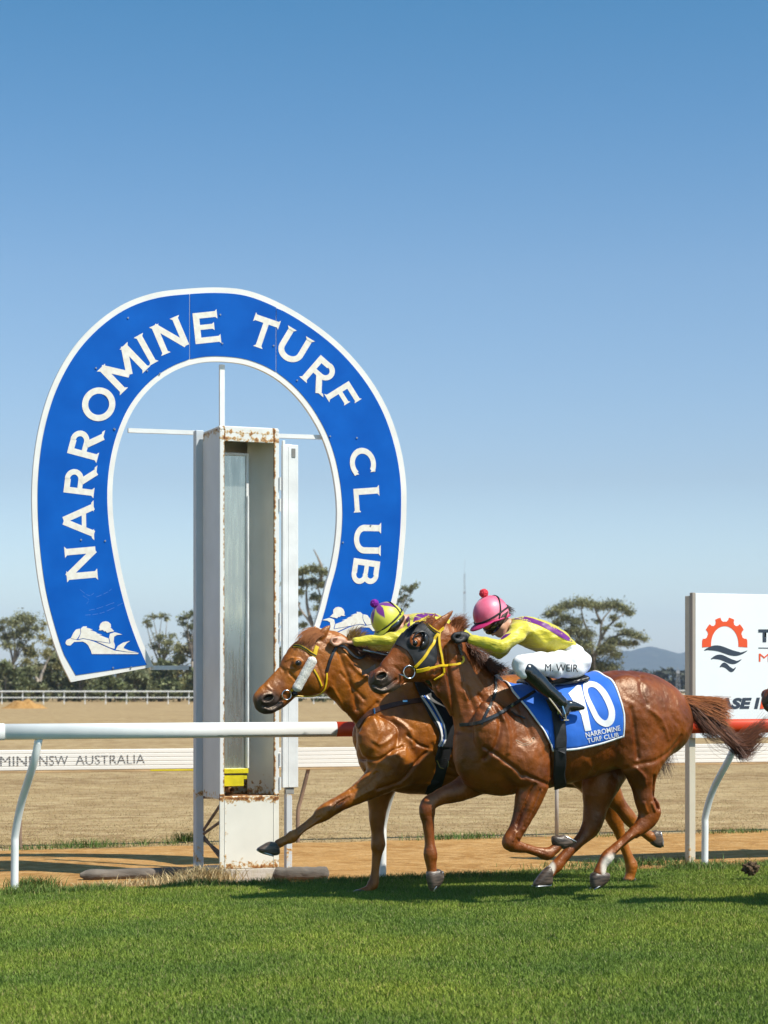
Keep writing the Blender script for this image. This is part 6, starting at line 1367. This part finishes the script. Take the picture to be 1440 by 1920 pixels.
# bands on the pink cap
def cap_band(cap, CP, path, wd, m, parent, fr):
    pts = [CP(th, u, 1.02) for th, u in path]; mb = MB(); P = curve([tuple(p) for p in pts], n=5); mb.tube(P, wd, 6); return mb.build('cap_band', m, parent, True)
for s in (0,):
    cap_band(jcap, CPn, [(0, -.22), (.5, -.20), (1.0, -.12), (1.45, 0), (1.9, .1), (2.4, .14), (3.14, .15), (3.9, .14), (4.6, .05), (5.3, -.12), (5.8, -.2), (6.283, -.22)], .006, M_blkc, jcap, fn)
    cap_band(jcap, CPn, [(1.40, -.28), (1.6, .1), (1.8, .45), (2.2, .75), (3.5, .85), (4.5, .5), (4.8, .1), (4.9, -.28)], .006, M_blkc, jcap, fn)
def stirrup(fr, root_horse, px, py, y):
    q = fr.p(px, py, y); mb = MB(); mb.tube([(q.x-.005, y-.05, q.z), (q.x-.012, y-.052, q.z+.04), (q.x-.02, y-.03, q.z+.09), (q.x-.022, y, q.z+.105), (q.x-.02, y+.03, q.z+.09), (q.x-.012, y+.052, q.z+.04), (q.x-.005, y+.05, q.z)], .006, 7)
    mb.box(q.x-.022, q.x+.016, y-.055, y+.055, q.z-.006, q.z+.006, .003); return mb.build('stirrup', M_stl, root_horse)
for s in (-1, 1):
    stirrup(fn, hN, 1056, 1350, s*.325); mb = MB(); a_ = fn.p(1015, 1290, s*.28); b_ = fn.p(1050, 1322, s*.335); mb.tube([a_, (a_+b_)/2+Vector((0, s*.02, 0)), b_], .009, 6); mb.build('stirrup_leather', M_blk, hN)
mb = MB(); a_ = c2([(925, 665), (960, 710), (1000, 765), (1030, 800)]); mb.tube([fn.p(x, y, -.345) for x, y in a_], .007, 6); mb.build('stirrup_leather', M_stl, hN)

def shift(L, f): return [f(q) for q in L]
K = .955
def tf(q): return (727+(q[0]-922)*K, 1160+(q[1]-1157)*K)+tuple(q[2:3])+(q[3]*K,)+tuple(q[4:])
fc = {k: [shift(L, tf) for L in v] for k, v in nearC['chains'].items()}
fc['trunk'] = [[(870, 1200, 0, 15, .13), (848, 1190, 0, 22, .15), (818, 1180, 0, 27, .165), (792, 1173, 0, 25, .17), (775, 1169, 0, 19, .15)], [(779, 1172, -.17, 14), (779, 1170, 0, 16), (779, 1172, .17, 14)]]
fc['arm'] = [[(780, 1172, -.15, 15), (765, 1185, -.18, 13.5), (745, 1196, -.19, 12.5), (722, 1200, -.18, 11), (695, 1201, -.13, 10), (668, 1204, -.09, 8.5)], [(775, 1176, .15, 15), (758, 1198, .2, 13), (742, 1212, .2, 12), (715, 1214, .15, 10), (690, 1214, .08, 9)]]
fc['wrist'] = [[(672, 1204, -.09, 7), (655, 1205, -.08, 6.5), (642, 1204, -.075, 6.5)], [(694, 1214, .08, 7), (678, 1214, .04, 6.5)]]
fc['hand'] = hand_chain(634, 1202, -.075, s=.92)+hand_chain(672, 1213, .03, s=.92)
fc['neck'] = [[(776, 1166, 0, 16, .07), (758, 1163, 0, 14, .058), (745, 1163, 0, 14, .055)]]
farC = dict(nearC); farC.update({'chains': fc, 'head': ((729, 1165, 0), 1), 'tilt': .8, 'captilt': .66, 'yaw': 1.05, 'capyaw': .2, 'cut': -.22, 'rim': mat('lime_rim', (.50, .50, .03, 1), .5), 'pom': M_pomv, 'gloves': False, 'star': True, 'cap': (.122, .104, .125)})
jf, jbF, jjF, jbrF, jcapF, CPf, Hf_, _ = jockey(ff, 'person', 'jockey in a lime cap with a purple star, reaching forward with a bare hand', farC)
cap_band(jcapF, CPf, [(0, -.20), (.8, -.16), (1.6, -.1), (2.4, -.05), (3.14, 0), (3.9, -.05), (4.7, -.1), (5.5, -.16), (6.283, -.2)], .007, M_blkc, jcapF, ff)
cap_band(jcapF, CPf, [(2.0, -.28), (2.1, .1), (2.2, .45), (2.5, .7), (3.8, .7), (4.4, .1), (4.5, -.28)], .005, M_blkc, jcapF, ff)
decal('purple_stripe', [z7([(680, 330), (700, 260), (760, 210), (850, 185), (940, 195), (1040, 260), (960, 250), (880, 245), (800, 280), (740, 325)])], ff, jjF, M_pur, jjF, L=3)
decal('purple_collar', [z7([(560, 255), (590, 232), (620, 240), (635, 280), (640, 380), (610, 400), (590, 330)])], ff, jjF, M_pur, jjF, L=3)
for s in (-1, 1): 
    a_ = tf((1056, 1350, 0, 1)); stirrup(ff, hF, a_[0], a_[1], s*.325)
# whip carried by the far jockey
wh = empty('whip', ff.M, 'dark riding whip with a silver shaft held across the far horse neck', 'whip')
mb = MB(); P = [ff.p(x, y, -.14) for x, y in z7([(0, 712), (180, 748), (360, 790)])]; mb.tube(P, [.008, .007, .006], 8); mb.build('shaft', mat('silver_shaft', (.25, .26, .28, 1), .25, metal=.7), wh, True)
mb = MB(); P = [ff.p(x, y, -.14) for x, y in [(679, 1262), (690, 1258), (704, 1249)]]; V = []; 
for p in P: V += [p+Vector((0, 0, .016)), p-Vector((0, 0, .016)), p+Vector((0, .008, -.016)), p+Vector((0, .008, .016))]
mb.add(V, [(4*i+j, 4*i+(j+1) % 4, 4*i+4+(j+1) % 4, 4*i+4+j) for i in range(2) for j in range(4)]+[(0, 1, 2, 3), (8, 9, 10, 11)]); mb.build('flap', M_blkc, wh)
